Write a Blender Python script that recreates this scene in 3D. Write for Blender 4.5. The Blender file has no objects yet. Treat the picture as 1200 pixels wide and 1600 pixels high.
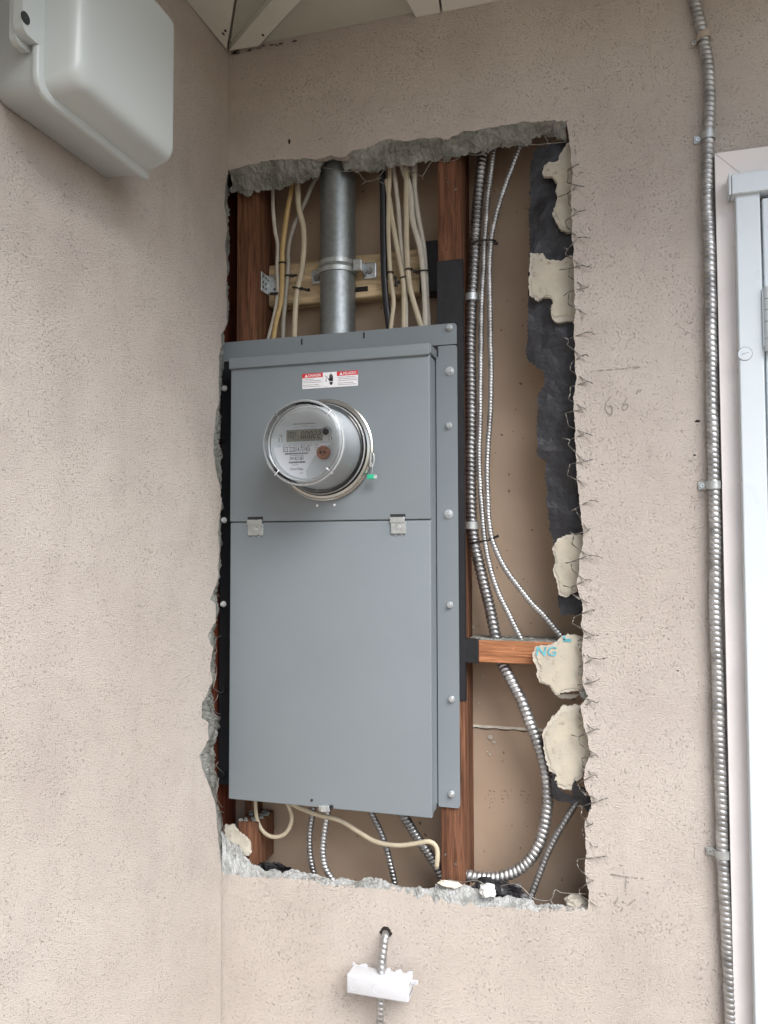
import bpy, bmesh, math, random
from mathutils import Vector, Matrix, noise
from mathutils.geometry import delaunay_2d_cdt
random.seed(7)
S = bpy.context.scene
COL = S.collection
R_ = math.radians

# ------------------------------------------------------------------ camera
F = 1238.04
CAM = Vector((0.7672, -1.45, 1.5))
RM = Matrix(((0.9585365631969642, 0.01573966568572346, 0.2845345672222351),
             (0.28496074436683116, -0.04508190603348815, -0.9574784571562376),
             (-0.0022430301945802734, 0.9988592917285645, -0.047697842121597035)))
cam = bpy.data.cameras.new('camera'); camo = bpy.data.objects.new('camera', cam); COL.objects.link(camo)
camo.matrix_world = Matrix.Translation(CAM) @ RM.to_4x4()
cam.sensor_fit = 'AUTO'; cam.sensor_width = 36; cam.lens = 36 * F / 1600
cam.clip_start = 0.02; cam.clip_end = 500
S.camera = camo

# ------------------------------------------------------------------ light
SUN_EL, SUN_AZ = 50, 132          # azimuth measured clockwise from +Y: sun stands out front, to the right
w = bpy.data.worlds.new('World'); S.world = w; w.use_nodes = True
nt = w.node_tree; bg = nt.nodes['Background']
sky = nt.nodes.new('ShaderNodeTexSky'); sky.sky_type = 'NISHITA'; sky.sun_disc = False
sky.sun_elevation = R_(SUN_EL); sky.sun_rotation = R_(SUN_AZ); sky.dust_density = 3.0; sky.ozone_density = 1.0
hs = nt.nodes.new('ShaderNodeHueSaturation'); hs.inputs['Saturation'].default_value = 1.0
nt.links.new(sky.outputs[0], hs.inputs['Color']); nt.links.new(hs.outputs[0], bg.inputs[0])
bg.inputs[1].default_value = 0.095
sl = bpy.data.lights.new('sun', 'SUN'); sl.energy = 1.8; sl.angle = R_(50); sl.color = ((1.0, 0.99, 0.98))
so = bpy.data.objects.new('sun', sl); COL.objects.link(so)
az = R_(SUN_AZ); el = R_(SUN_EL)
so.rotation_euler = Vector((math.sin(az)*math.cos(el), math.cos(az)*math.cos(el), math.sin(el))).to_track_quat('Z', 'Y').to_euler()
so.location = (1, -3, 5)
S.view_settings.view_transform = 'Standard'; S.view_settings.look = 'None'
S.view_settings.exposure = 1.72; S.view_settings.gamma = 1; S.view_settings.use_curve_mapping = False

# ------------------------------------------------------------------ pixel -> point on a real plane
def ray(px, py): return RM @ Vector(((px-600)/F, -(py-800)/F, -1))
def P(px, py, y=0.0): r = ray(px, py); return CAM + r*((y-CAM.y)/r.y)
def PX(px, py, x=0.0): r = ray(px, py); return CAM + r*((x-CAM.x)/r.x)
def PZ(px, py, z=2.535): r = ray(px, py); return CAM + r*((z-CAM.z)/r.z)

# ------------------------------------------------------------------ materials
def newmat(name):
    m = bpy.data.materials.new(name); m.use_nodes = True
    n = m.node_tree; b = n.nodes['Principled BSDF']; return m, n, b
def N(n, t, **k):
    x = n.nodes.new(t)
    for a, v in k.items():
        if a in x.inputs.keys(): x.inputs[a].default_value = v
        else: setattr(x, a, v)
    return x
def coords(n, scale=(1, 1, 1)):
    tc = n.nodes.new('ShaderNodeTexCoord'); mp = n.nodes.new('ShaderNodeMapping'); mp.inputs['Scale'].default_value = scale
    n.links.new(tc.outputs['Object'], mp.inputs[0]); return mp.outputs[0]
def noise_n(n, vec, scale, detail=3, rough=.55):
    x = n.nodes.new('ShaderNodeTexNoise'); x.inputs['Scale'].default_value = scale
    x.inputs['Detail'].default_value = detail; x.inputs['Roughness'].default_value = rough
    n.links.new(vec, x.inputs['Vector']); return x.outputs['Fac']
def ramp(n, fac, stops):
    r = n.nodes.new('ShaderNodeValToRGB'); cr = r.color_ramp
    while len(cr.elements) < len(stops): cr.elements.new(0.5)
    for e, (p, c) in zip(cr.elements, stops):
        e.position = p; e.color = (*c, 1) if len(c) == 3 else c
    n.links.new(fac, r.inputs[0]); return r.outputs[0]
def mixc(n, fac, a, b, mode='MIX'):
    m = n.nodes.new('ShaderNodeMix'); m.data_type = 'RGBA'; m.blend_type = mode
    for sock, v in ((m.inputs[0], fac), (m.inputs[6], a), (m.inputs[7], b)):
        if isinstance(v, (int, float)): sock.default_value = v
        elif isinstance(v, tuple): sock.default_value = (*v, 1)
        else: n.links.new(v, sock)
    return m.outputs[2]
def bump(n, b, h, dist, strength=1.0, prev=None):
    x = n.nodes.new('ShaderNodeBump'); x.inputs['Distance'].default_value = dist; x.inputs['Strength'].default_value = strength
    n.links.new(h, x.inputs['Height'])
    if prev is not None: n.links.new(prev, x.inputs['Normal'])
    n.links.new(x.outputs[0], b.inputs['Normal']); return x.outputs[0]
def simple(name, col, rough=.5, metal=0.0, var=.12, vscale=30, bscale=200, bdist=.0003, rvar=.1):
    m, n, b = newmat(name); v = coords(n)
    if var == 0:
        b.inputs['Base Color'].default_value = (*col, 1); b.inputs['Roughness'].default_value = rough; b.inputs['Metallic'].default_value = metal; return m
    f = noise_n(n, v, vscale, 4)
    lo = tuple(c*(1-var) for c in col); hi = tuple(min(1, c*(1+var)) for c in col)
    n.links.new(ramp(n, f, [(.3, lo), (.7, hi)]), b.inputs['Base Color'])
    b.inputs['Metallic'].default_value = metal
    r = ramp(n, noise_n(n, v, vscale*3, 3), [(.3, (rough-rvar,)*3), (.7, (rough+rvar,)*3)])
    n.links.new(r, b.inputs['Roughness'])
    if bdist: bump(n, b, noise_n(n, v, bscale, 3), bdist)
    return m

def stucco(name, stretch=(1, 1, 1)):
    m, n, b = newmat(name); v = coords(n, stretch)
    big = noise_n(n, v, 2.2, 3); fine = noise_n(n, v, 480, 3, .65); mid = noise_n(n, v, 190, 2, .6)
    patch = noise_n(n, v, 7, 3)
    col = mixc(n, ramp(n, big, [(.35, (0, 0, 0)), (.65, (1, 1, 1))]), (.590, .535, .485), (.640, .590, .540))
    # little open pits where the float dragged a stone: coloured dark for the shade and dirt inside, denser in patches
    patch2 = noise_n(n, v, 16, 4, .6)
    def pits(rot, sc, th, lo, hi):
        tc = n.nodes.new('ShaderNodeTexCoord'); mp = n.nodes.new('ShaderNodeMapping'); mp.inputs['Rotation'].default_value = rot
        n.links.new(tc.outputs['Object'], mp.inputs[0])
        m2 = n.nodes.new('ShaderNodeMapping'); m2.inputs['Scale'].default_value = sc; n.links.new(mp.outputs[0], m2.inputs[0])
        nz = noise_n(n, m2.outputs[0], 1, 1, .5)
        pt = ramp(n, nz, [(th-.055, (1, 1, 1)), (th+.02, (0, 0, 0))])
        mm = n.nodes.new('ShaderNodeMath'); mm.operation = 'MULTIPLY'
        n.links.new(pt, mm.inputs[0]); n.links.new(ramp(n, patch2, [(.40, (lo,)*3), (.60, (hi,)*3)]), mm.inputs[1]); return mm.outputs[0]
    p1 = pits((.5, .6, 0), (400, 400, 220), .335, .25, 1.0)
    p2 = pits((-.6, -.4, .3), (270, 270, 160), .285, .5, 1.0)
    pitm = n.nodes.new('ShaderNodeMath'); pitm.operation = 'MAXIMUM'; n.links.new(p1, pitm.inputs[0]); n.links.new(p2, pitm.inputs[1])
    col = mixc(n, ramp(n, patch, [(.45, (0,)*3), (.7, (.5,)*3)]), col, (.50, .445, .41))
    st_ = noise_n(n, coords(n, (5, 5, .9)), 2.2, 5, .65)
    col = mixc(n, ramp(n, st_, [(.52, (0,)*3), (.78, (.3,)*3)]), col, (.43, .375, .335))
    pf = n.nodes.new('ShaderNodeMath'); pf.operation = 'MULTIPLY'; n.links.new(pitm.outputs[0], pf.inputs[0]); pf.inputs[1].default_value = .36
    col = mixc(n, pf.outputs[0], col, (.19, .16, .14))
    n.links.new(col, b.inputs['Base Color']); b.inputs['Roughness'].default_value = .9
    b.inputs['Specular IOR Level'].default_value = .2
    h = n.nodes.new('ShaderNodeMath'); h.operation = 'MULTIPLY_ADD'; n.links.new(mid, h.inputs[0]); h.inputs[1].default_value = .4; n.links.new(fine, h.inputs[2])
    h2 = n.nodes.new('ShaderNodeMath'); h2.operation = 'MULTIPLY_ADD'
    n.links.new(pitm.outputs[0], h2.inputs[0]); h2.inputs[1].default_value = -.8; n.links.new(h.outputs[0], h2.inputs[2])
    p = bump(n, b, h2.outputs[0], .0044, 1.0)
    bump(n, b, noise_n(n, v, 12, 2), .0035, .5, p)
    return m
STUCCO = stucco('stucco')
m, n, b = newmat('mortar'); v = coords(n)
c = mixc(n, ramp(n, noise_n(n, v, 25, 4), [(.35, (0,)*3), (.65, (1,)*3)]), (.19, .20, .175), (.38, .39, .365))
n.links.new(c, b.inputs['Base Color']); b.inputs['Roughness'].default_value = .95
p = bump(n, b, noise_n(n, v, 420, 3), .0022); bump(n, b, noise_n(n, v, 90, 5, .7), .009, 1.0, p); MORTAR = m

m, n, b = newmat('mortar_lit'); v = coords(n)  # paler copy of mortar: light on the upturned bottom ledge put into its colour
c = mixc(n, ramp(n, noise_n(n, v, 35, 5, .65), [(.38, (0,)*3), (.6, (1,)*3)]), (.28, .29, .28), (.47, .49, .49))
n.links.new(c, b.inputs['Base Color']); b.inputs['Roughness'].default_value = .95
p = bump(n, b, noise_n(n, v, 420, 3), .002); bump(n, b, noise_n(n, v, 90, 5, .7), .006, 1.0, p); MORTAR_LIT = m

def woodmat(name, a, c_, stretch):
    m, n, b = newmat(name); v = coords(n, stretch)
    g = noise_n(n, v, 330, 3, .6); g1 = noise_n(n, v, 110, 4, .65); g2 = noise_n(n, v, 22, 3)
    wv = n.nodes.new('ShaderNodeTexWave'); wv.inputs['Scale'].default_value = 26; wv.inputs['Distortion'].default_value = 5
    wv.inputs['Detail'].default_value = 3; wv.inputs['Detail Scale'].default_value = 2; wv.bands_direction = 'DIAGONAL'; n.links.new(v, wv.inputs['Vector'])
    dk = tuple(x*.42 for x in a)
    col = mixc(n, ramp(n, g2, [(.3, (0,)*3), (.7, (1,)*3)]), a, c_)
    col = mixc(n, ramp(n, g1, [(.34, (.75,)*3), (.52, (0,)*3)]), col, dk)
    col = mixc(n, ramp(n, g, [(.36, (.6,)*3), (.52, (0,)*3)]), col, dk)
    col = mixc(n, ramp(n, wv.outputs['Fac'], [(.45, (0,)*3), (.95, (.45,)*3)]), col, dk)
    sp = noise_n(n, coords(n), 40, 4, .7)
    col = mixc(n, ramp(n, sp, [(.66, (0,)*3), (.74, (.45,)*3)]), col, tuple(min(1, x*1.9+.03) for x in a))
    n.links.new(col, b.inputs['Base Color']); b.inputs['Roughness'].default_value = .8; b.inputs['Specular IOR Level'].default_value = .25
    p = bump(n, b, g, .0008); bump(n, b, g1, .0016, .8, p); return m
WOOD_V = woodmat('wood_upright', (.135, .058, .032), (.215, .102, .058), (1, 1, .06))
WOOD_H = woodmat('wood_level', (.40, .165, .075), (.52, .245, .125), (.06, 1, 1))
WOOD_D = woodmat('wood_dark', (.17, .045, .025), (.25, .07, .035), (1, 1, .06))
WOOD_PALE = woodmat('wood_pale', (.60, .46, .28), (.66, .52, .33), (.04, .3, .3))
TAPE = simple('black_tape', (.007, .008, .011), .6, var=.3, vscale=12, bscale=60, bdist=.0008)
PAPER = simple('building_paper', (.016, .016, .020), .5, var=.4, vscale=18, bscale=30, bdist=.004)
m, n, b = newmat('gypsum'); v = coords(n)
c = mixc(n, ramp(n, noise_n(n, v, 12, 5, .65), [(.45, (0,)*3), (.62, (1,)*3)]), (.50, .47, .40), (.40, .385, .34))
c = mixc(n, ramp(n, noise_n(n, v, 45, 4, .7), [(.58, (0,)*3), (.70, (.75,)*3)]), c, (.20, .17, .13))
n.links.new(c, b.inputs['Base Color']); b.inputs['Roughness'].default_value = .9
bump(n, b, noise_n(n, v, 120, 3), .001); GYPSUM = m
m, n, b = newmat('face_paper'); v = coords(n)
c = mixc(n, ramp(n, noise_n(n, v, 14, 5, .65), [(.42, (0,)*3), (.62, (1,)*3)]), (.48, .445, .36), (.40, .38, .32))
c = mixc(n, ramp(n, noise_n(n, v, 50, 5, .75), [(.58, (0,)*3), (.68, (.8,)*3)]), c, (.27, .22, .16))
n.links.new(c, b.inputs['Base Color']); b.inputs['Roughness'].default_value = .85; bump(n, b, noise_n(n, v, 60, 3), .0008); FPAPER = m
m, n, b = newmat('brown_backing'); v = coords(n)
c = mixc(n, ramp(n, noise_n(n, v, 5, 3), [(.3, (0,)*3), (.7, (1,)*3)]), (.36, .265, .19), (.42, .32, .235))
c = mixc(n, ramp(n, noise_n(n, v, 75, 1), [(.22, (.8,)*3), (.25, (0,)*3)]), c, (.10, .06, .04))
n.links.new(c, b.inputs['Base Color']); b.inputs['Roughness'].default_value = .8
bump(n, b, noise_n(n, v, 40, 3), .0008); BACKING = m
GREY = simple('grey_enamel', (.190, .222, .244), .42, var=.035, vscale=5, bscale=900, bdist=.00004, rvar=.09)
n = GREY.node_tree; b = n.nodes['Principled BSDF']; src = b.inputs['Base Color'].links[0].from_socket
sc_ = noise_n(n, coords(n, (1, 1, .25)), 55, 6, .8)
n.links.new(mixc(n, ramp(n, sc_, [(.66, (0,)*3), (.73, (.35,)*3)]), src, (.36, .385, .40)), b.inputs['Base Color'])
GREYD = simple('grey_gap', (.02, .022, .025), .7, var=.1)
CREASE = simple('groove', (.05, .055, .06), .8, var=.1)
ZINC = simple('zinc', (.46, .49, .49), .36, .6, var=.15, vscale=140, bscale=400, bdist=.0001)
STEEL = simple('flex_steel', (.44, .45, .455), .43, .9, var=.35, vscale=38, bscale=300, bdist=.00015, rvar=.08)
STEELD = simple('flex_steel_dull', (.27, .275, .28), .38, .92, var=.4, vscale=38, bscale=300, bdist=.00015, rvar=.08)
WIRE = simple('wire', (.26, .25, .23), .5, .7, var=.4, vscale=120, bdist=0)
GALV = simple('galvanised_pipe', (.29, .32, .33), .40, .8, var=.12, vscale=90, bscale=160, bdist=.0003, rvar=.09)
WHITEP = simple('white_plastic', (.50, .52, .55), .35, var=.03, bdist=0)
BOXP = simple('pale_grey_plastic', (.48, .525, .52), .3, var=0)
WHITEM = simple('white_painted_metal', (.58, .65, .69), .35, var=.03, vscale=6, bscale=90, bdist=.0002)
TRIM = simple('trim_paint', (.74, .715, .71), .6, var=.06, vscale=9, bscale=60, bdist=.0008)
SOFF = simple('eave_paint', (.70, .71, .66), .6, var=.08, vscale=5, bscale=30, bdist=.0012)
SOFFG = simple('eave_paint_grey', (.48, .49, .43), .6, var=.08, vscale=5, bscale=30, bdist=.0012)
GAP = simple('dark_gap', (.015, .012, .01), .9, var=.1)
JK_CREAM = simple('cable_jacket_cream', (.46, .41, .30), .5, var=.12, vscale=40, bdist=.0002)
JK_YEL = simple('cable_jacket_yellow', (.42, .30, .13), .5, var=.15, vscale=40, bdist=.0002)
JK_GREY = simple('cable_jacket_grey', (.30, .29, .25), .5, var=.15, vscale=40, bdist=.0002)
JK_WHITE = simple('cable_jacket_white', (.48, .46, .40), .5, var=.12, vscale=40, bdist=.0002)
JK_BLACK = simple('cable_jacket_black', (.015, .016, .02), .45, var=.2, bdist=0)
TIE = simple('black_nylon', (.012, .01, .01), .45, var=.2, bdist=0)
INK = simple('black_ink', (.015, .015, .018), .6, var=.05, bdist=0)
INKG = simple('grey_ink', (.16, .16, .17), .6, var=.05, bdist=0)
REDI = simple('red_ink', (.62, .03, .04), .5, var=.05, bdist=0)
LABEL = simple('label_white', (.82, .83, .86), .45, var=.02, bdist=0)
FACE = simple('meter_face', (.60, .63, .645), .4, var=.03, bdist=0)
LCD = simple('lcd', (.25, .245, .19), .25, var=.04, bdist=0)
ORANGE = simple('orange_plastic', (.36, .165, .10), .45, var=.25, vscale=60, bdist=0)
GREEN = simple('green_plastic', (.03, .42, .24), .3, var=.15, bdist=0)
BLUEI = simple('blue_ink', (.10, .38, .46), .7, var=.35, vscale=90, bdist=0)
PENCIL = simple('pencil', (.25, .235, .215), .8, var=.2, bdist=0)
CONCRETE = simple('patio', (.14, .108, .08), .85, var=.12, vscale=3, bscale=60, bdist=.003)
JOINT = simple('joint_strip', (.66, .62, .53), .8, var=.15, vscale=60, bdist=.0006)
DGLASS = simple('door_glass', (.10, .13, .11), .12, var=.5, vscale=7, bdist=0)
WASHER = simple('bolt_steel', (.60, .64, .66), .38, .85, var=.1, vscale=200, bdist=0)
def glassmat():
    m, n, b = newmat('clear_plastic'); n.nodes.remove(b)
    out = n.nodes['Material Output']
    tr = n.nodes.new('ShaderNodeBsdfTransparent'); tr.inputs[0].default_value = (.93, .95, .96, 1)
    gl = n.nodes.new('ShaderNodeBsdfGlossy'); gl.inputs['Roughness'].default_value = .06; gl.inputs[0].default_value = (.95, .97, 1, 1)
    fr = n.nodes.new('ShaderNodeFresnel'); fr.inputs[0].default_value = 1.46
    mx = n.nodes.new('ShaderNodeMixShader')
    n.links.new(fr.outputs[0], mx.inputs[0]); n.links.new(tr.outputs[0], mx.inputs[1]); n.links.new(gl.outputs[0], mx.inputs[2])
    n.links.new(mx.outputs[0], out.inputs[0]); return m
GLASS = glassmat()
def rimglass():
    m, n, b = newmat('clear_rim'); b.inputs['Base Color'].default_value = (.80, .83, .85, 1)
    b.inputs['Roughness'].default_value = .12; b.inputs['Transmission Weight'].default_value = .55; b.inputs['IOR'].default_value = 1.3
    b.inputs['Coat Weight'].default_value = .6
    return m
RIMG = rimglass()

# ------------------------------------------------------------------ objects
OFF = {}
def obj(name, bm, mat, parent=None, smooth=False, off=None):
    me = bpy.data.meshes.new(name)
    bmesh.ops.recalc_face_normals(bm, faces=bm.faces)
    if parent is not None: off = OFF[parent.name]
    elif off is None:
        xs = [v.co for v in bm.verts]
        lo = [min(c[i] for c in xs) for i in range(3)]; hi = [max(c[i] for c in xs) for i in range(3)]
        off = Vector(((lo[0]+hi[0])/2, (lo[1]+hi[1])/2, lo[2]))
    for v in bm.verts: v.co = v.co - off
    bm.to_mesh(me); bm.free()
    if smooth:
        for p in me.polygons: p.use_smooth = True
    me.materials.append(mat)
    o = bpy.data.objects.new(name, me); COL.objects.link(o)
    if parent is None: o.location = off
    else: o.parent = parent
    OFF[o.name] = off
    return o
def smooth_angle(o, deg=35):
    me = o.data
    for p in me.polygons: p.use_smooth = True
    try: me.set_sharp_from_angle(angle=R_(deg))
    except Exception: pass
    return o
def tag(o, label, cat, group=None, kind=None):
    o['label'] = label; o['category'] = cat
    if group: o['group'] = group
    if kind: o['kind'] = kind
    return o
def thing(name, loc, label, cat, group=None, kind=None):
    o = bpy.data.objects.new(name, None); COL.objects.link(o); o.location = loc; o.empty_display_size = .02
    OFF[o.name] = Vector(loc); return tag(o, label, cat, group, kind)
def structure(o): o['kind'] = 'structure'; return o

# ------------------------------------------------------------------ mesh helpers
def bx(bm, a, b_, bev=0, seg=2):
    a = Vector(a); b_ = Vector(b_)
    lo = Vector([min(a[i], b_[i]) for i in range(3)]); hi = Vector([max(a[i], b_[i]) for i in range(3)])
    r = bmesh.ops.create_cube(bm, size=1)
    for v in r['verts']: v.co = Vector([(lo[i]+hi[i])/2 + v.co[i]*(hi[i]-lo[i]) for i in range(3)])
    if bev:
        es = list({e for v in r['verts'] for e in v.link_edges})
        bmesh.ops.bevel(bm, geom=es, offset=bev, segments=seg, affect='EDGES', profile=.5)
def cyl(bm, a, b_, r1, r2=None, seg=24, caps=True):
    a = Vector(a); b_ = Vector(b_); d = b_-a; r2 = r1 if r2 is None else r2
    M = Matrix.Translation((a+b_)/2) @ d.to_track_quat('Z', 'Y').to_matrix().to_4x4()
    bmesh.ops.create_cone(bm, cap_ends=caps, segments=seg, radius1=r1, radius2=r2, depth=d.length, matrix=M)
def lathe(bm, c, prof, seg=64, axis=Vector((0, -1, 0)), closed=False):
    """prof: (radius, distance along axis) pairs around centre c"""
    q = axis.to_track_quat('Z', 'Y').to_matrix(); rings = []
    for r, h in prof:
        rings.append([bm.verts.new(c + q @ Vector((r*math.cos(2*math.pi*k/seg), r*math.sin(2*math.pi*k/seg), h))) for k in range(seg)])
    pairs = list(zip(rings, rings[1:])) + ([(rings[-1], rings[0])] if closed else [])
    for A, B in pairs:
        for k in range(seg): bm.faces.new((A[k], A[(k+1) % seg], B[(k+1) % seg], B[k]))
    return rings
def spline(pts, step):
    pts = [Vector(p) for p in pts]
    ext = [pts[0]*2-pts[1]] + pts + [pts[-1]*2-pts[-2]]; out = []
    for i in range(1, len(ext)-2):
        p0, p1, p2, p3 = ext[i-1:i+3]
        for k in range(24):
            t = k/24
            out.append(.5*((2*p1)+(p2-p0)*t+(2*p0-5*p1+4*p2-p3)*t*t+(3*p1-p0-3*p2+p3)*t**3))
    out.append(pts[-1]); return resample(out, step)
def resample(pts, step):
    L = [0]
    for a, b_ in zip(pts, pts[1:]): L.append(L[-1]+(b_-a).length)
    n_ = max(2, int(round(L[-1]/step))+1); res = []; j = 0
    for k in range(n_):
        s = L[-1]*k/(n_-1)
        while j < len(L)-2 and L[j+1] < s: j += 1
        t = (s-L[j])/max(1e-9, L[j+1]-L[j]); res.append(pts[j].lerp(pts[j+1], min(1, max(0, t))))
    return res
def sweep(bm, pts, rad, seg=10, caps=True, flat=None, wob=0.0):
    """rad: number or function(s, theta). flat=(a,b): oval section, a across the wall, b out of it"""
    T = [(pts[min(i+1, len(pts)-1)]-pts[max(i-1, 0)]).normalized() for i in range(len(pts))]
    ref = Vector((0, -1, 0))
    if abs(T[0].dot(ref)) > .9: ref = Vector((1, 0, 0))
    u = (ref - T[0]*ref.dot(T[0])).normalized(); s = 0; rings = []
    for i, p in enumerate(pts):
        if i: s += (pts[i]-pts[i-1]).length; u = (u - T[i]*u.dot(T[i])).normalized()
        v_ = T[i].cross(u); ring = []
        for k in range(seg):
            th = 2*math.pi*k/seg
            r = rad(s, th) if callable(rad) else rad
            a, b_ = (1, 1) if flat is None else flat
            if wob: r *= 1+wob*noise.noise(Vector((s*40, math.cos(th), math.sin(th))))
            ring.append(bm.verts.new(p + u*(r*b_*math.cos(th)) + v_*(r*a*math.sin(th))))
        rings.append(ring)
    for A, B in zip(rings, rings[1:]):
        for k in range(seg): bm.faces.new((A[k], A[(k+1) % seg], B[(k+1) % seg], B[k]))
    if caps: bm.faces.new(rings[0]); bm.faces.new(rings[-1][::-1])
def pp(lst, y): return [P(p[0], p[1], p[2] if len(p) > 2 else y) for p in lst]
def flex(name, lst, y, r, pitch, amp, mat, label, cat='conduit', group=None, seg=16, per=9):
    bm = bmesh.new(); pts = spline(pp(lst, y), pitch/per)
    wb_ = .0006
    pts = [p+Vector((noise.noise(p*9), noise.noise(p*9+Vector((3, 3, 3)))*.5, 0))*wb_*2+Vector((noise.noise(p*45), 0, 0))*wb_ for p in pts]
    def rad(s, th):
        uu = s/pitch + th/(2*math.pi) + .35*noise.noise(Vector((s*14, r*900, 0)))
        return r*(1-amp*(1-abs(math.sin(math.pi*uu)))**1.7)
    sweep(bm, pts, rad, seg)
    return tag(obj(name, bm, mat, smooth=True), label, cat, group)
def cable(name, lst, y, r, mat, label, group=None, flat=(1, .7), parent=None):
    bm = bmesh.new(); sweep(bm, spline(pp(lst, y), .006), r, 10, flat=flat, wob=.08)
    o = obj(name, bm, mat, parent, smooth=True)
    return tag(o, label, 'cable', group) if parent is None else o
def jag(pts, step, amp, seed=0, closed=False, keep=None):
    """dense, crumbled version of a coarse outline (3-D points in a plane)"""
    pts = [Vector(p) for p in pts]
    if closed: pts = pts + [pts[0]]
    out = resample(pts, step)
    if closed: out = out[:-1]
    n_ = len(out); res = []
    for i, p in enumerate(out):
        q = Vector((p.x*55+seed, p.y*55, p.z*55)); q2 = q*4.3
        d = Vector((noise.noise(q)+.6*noise.noise(q2), noise.noise(q+Vector((9, 3, 1)))+.6*noise.noise(q2+Vector((5, 5, 5))), noise.noise(q+Vector((1, 7, 4)))+.6*noise.noise(q2+Vector((2, 8, 3)))))*amp
        if not closed and i in (0, n_-1): d *= 0
        res.append((p, d))
    return res
def jagp(pts, step, amp, plane='y', seed=0, closed=False):
    out = []
    for p, d in jag(pts, step, amp, seed, closed):
        if plane == 'y': d.y = 0
        if plane == 'x': d.x = 0
        if plane == 'z': d.z = 0
        out.append(p+d)
    return out
def inside(loop, x, y):
    c = False; j = len(loop)-1
    for i in range(len(loop)):
        xi, yi = loop[i]; xj, yj = loop[j]
        if (yi > y) != (yj > y) and x < (xj-xi)*(y-yi)/(yj-yi)+xi: c = not c
        j = i
    return c
def slab(bm, loops, plane, d0, d1, grid=0, wave=0, wscale=20, sides=True, back=True):
    """loops: lists of 3-D points in one plane (outer + holes); d0 front level, d1 back level along the plane's axis"""
    ax = {'x': (1, 2, 0), 'y': (0, 2, 1), 'z': (0, 1, 2)}[plane]
    L2 = [[(p[ax[0]], p[ax[1]]) for p in lp] for lp in loops]
    vs, es = [], []
    for lp in L2:
        o = len(vs); vs += [Vector(p) for p in lp]; es += [(o+i, o+(i+1) % len(lp)) for i in range(len(lp))]
    if grid:
        xs = [p[0] for p in L2[0]]; ys = [p[1] for p in L2[0]]
        x = min(xs)+grid*.5
        while x < max(xs):
            y = min(ys)+grid*.5
            while y < max(ys):
                if sum(inside(lp, x, y) for lp in L2) % 2: vs.append(Vector((x+random.uniform(-.2, .2)*grid, y+random.uniform(-.2, .2)*grid)))
                y += grid
            x += grid
    ov, oe, of, ivs, ies, ifs = delaunay_2d_cdt(vs, es, [], 0, 1e-7)
    def mk(p, d, wv):
        c = [0, 0, 0]; c[ax[0]] = p[0]; c[ax[1]] = p[1]; c[ax[2]] = d
        if wv: c[ax[2]] += wave*noise.fractal(Vector((p[0]*wscale, p[1]*wscale, 3.3)), 1, 2, 3)
        return bm.verts.new(c)
    fv = [mk(p, d0, wave) for p in ov]; bv = [mk(p, d1, wave) for p in ov] if back else None
    cnt = {}
    for f in of:
        cx = sum(ov[i][0] for i in f)/len(f); cy = sum(ov[i][1] for i in f)/len(f)
        if sum(inside(lp, cx, cy) for lp in L2) % 2 == 0: continue
        bm.faces.new([fv[i] for i in f])
        if back: bm.faces.new([bv[i] for i in reversed(f)])
        for a, b_ in zip(f, f[1:]+f[:1]): cnt.setdefault((min(a, b_), max(a, b_)), []).append((a, b_))
    if back and sides:
        for k, l in cnt.items():
            if len(l) == 1: a, b_ = l[0]; bm.faces.new((fv[b_], fv[a], bv[a], bv[b_]))
    loose = [v for v in bm.verts if not v.link_faces]
    bmesh.ops.delete(bm, geom=loose, context='VERTS')
def rim(bm, front, back, rows=7, lump=.004, seed=0, bulge=.0):
    """broken edge of the render coat: a crumbly strip from the front outline to the back outline"""
    n_ = len(front); back = resample([Vector(p) for p in back], 1e-3*3)
    # match back points by fraction of length
    def at(pts, t):
        x = t*(len(pts)-1); i = min(int(x), len(pts)-2); return pts[i].lerp(pts[i+1], x-i)
    grid = []
    for j in range(rows+1):
        t = j/rows; row = []
        for i in range(n_):
            a = front[i]; b_ = at(back, i/(n_-1)); p = a.lerp(b_, t)
            if j: 
                q = p*38+Vector((seed, 0, 0)); k = lump*(1 if j < rows else 1.4)
                p = p + Vector((noise.noise(q), noise.noise(q+Vector((4, 4, 4))), noise.noise(q+Vector((8, 1, 2)))))*k \
                      + Vector((noise.noise(q*3), noise.noise(q*3+Vector((4, 4, 4))), noise.noise(q*3+Vector((8, 1, 2)))))*k*.6 \
                      + Vector((noise.noise(q*8), noise.noise(q*8+Vector((4, 4, 4))), noise.noise(q*8+Vector((8, 1, 2)))))*k*.22
            if j: p = p + Vector((random.uniform(-1, 1), random.uniform(-1, 1), random.uniform(-1, 1)))*.0011
            row.append(bm.verts.new(p))
        grid.append(row)
    for A, B in zip(grid, grid[1:]):
        for i in range(n_-1): bm.faces.new((A[i], A[i+1], B[i+1], B[i]))
def rock(bm, c, r, seed=0, sq=(1, 1, 1)):
    res = bmesh.ops.create_icosphere(bm, subdivisions=3, radius=1)
    for v in res['verts']:
        d = v.co.normalized(); k = 1+.35*noise.noise(d*1.7+Vector((seed, 0, 0)))+.18*noise.noise(d*5+Vector((seed, 2, 0)))
        k = round(k*7)/7*.5+k*.5
        v.co = Vector(c)+Vector((d.x*sq[0], d.y*sq[1], d.z*sq[2]))*r*k
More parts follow.
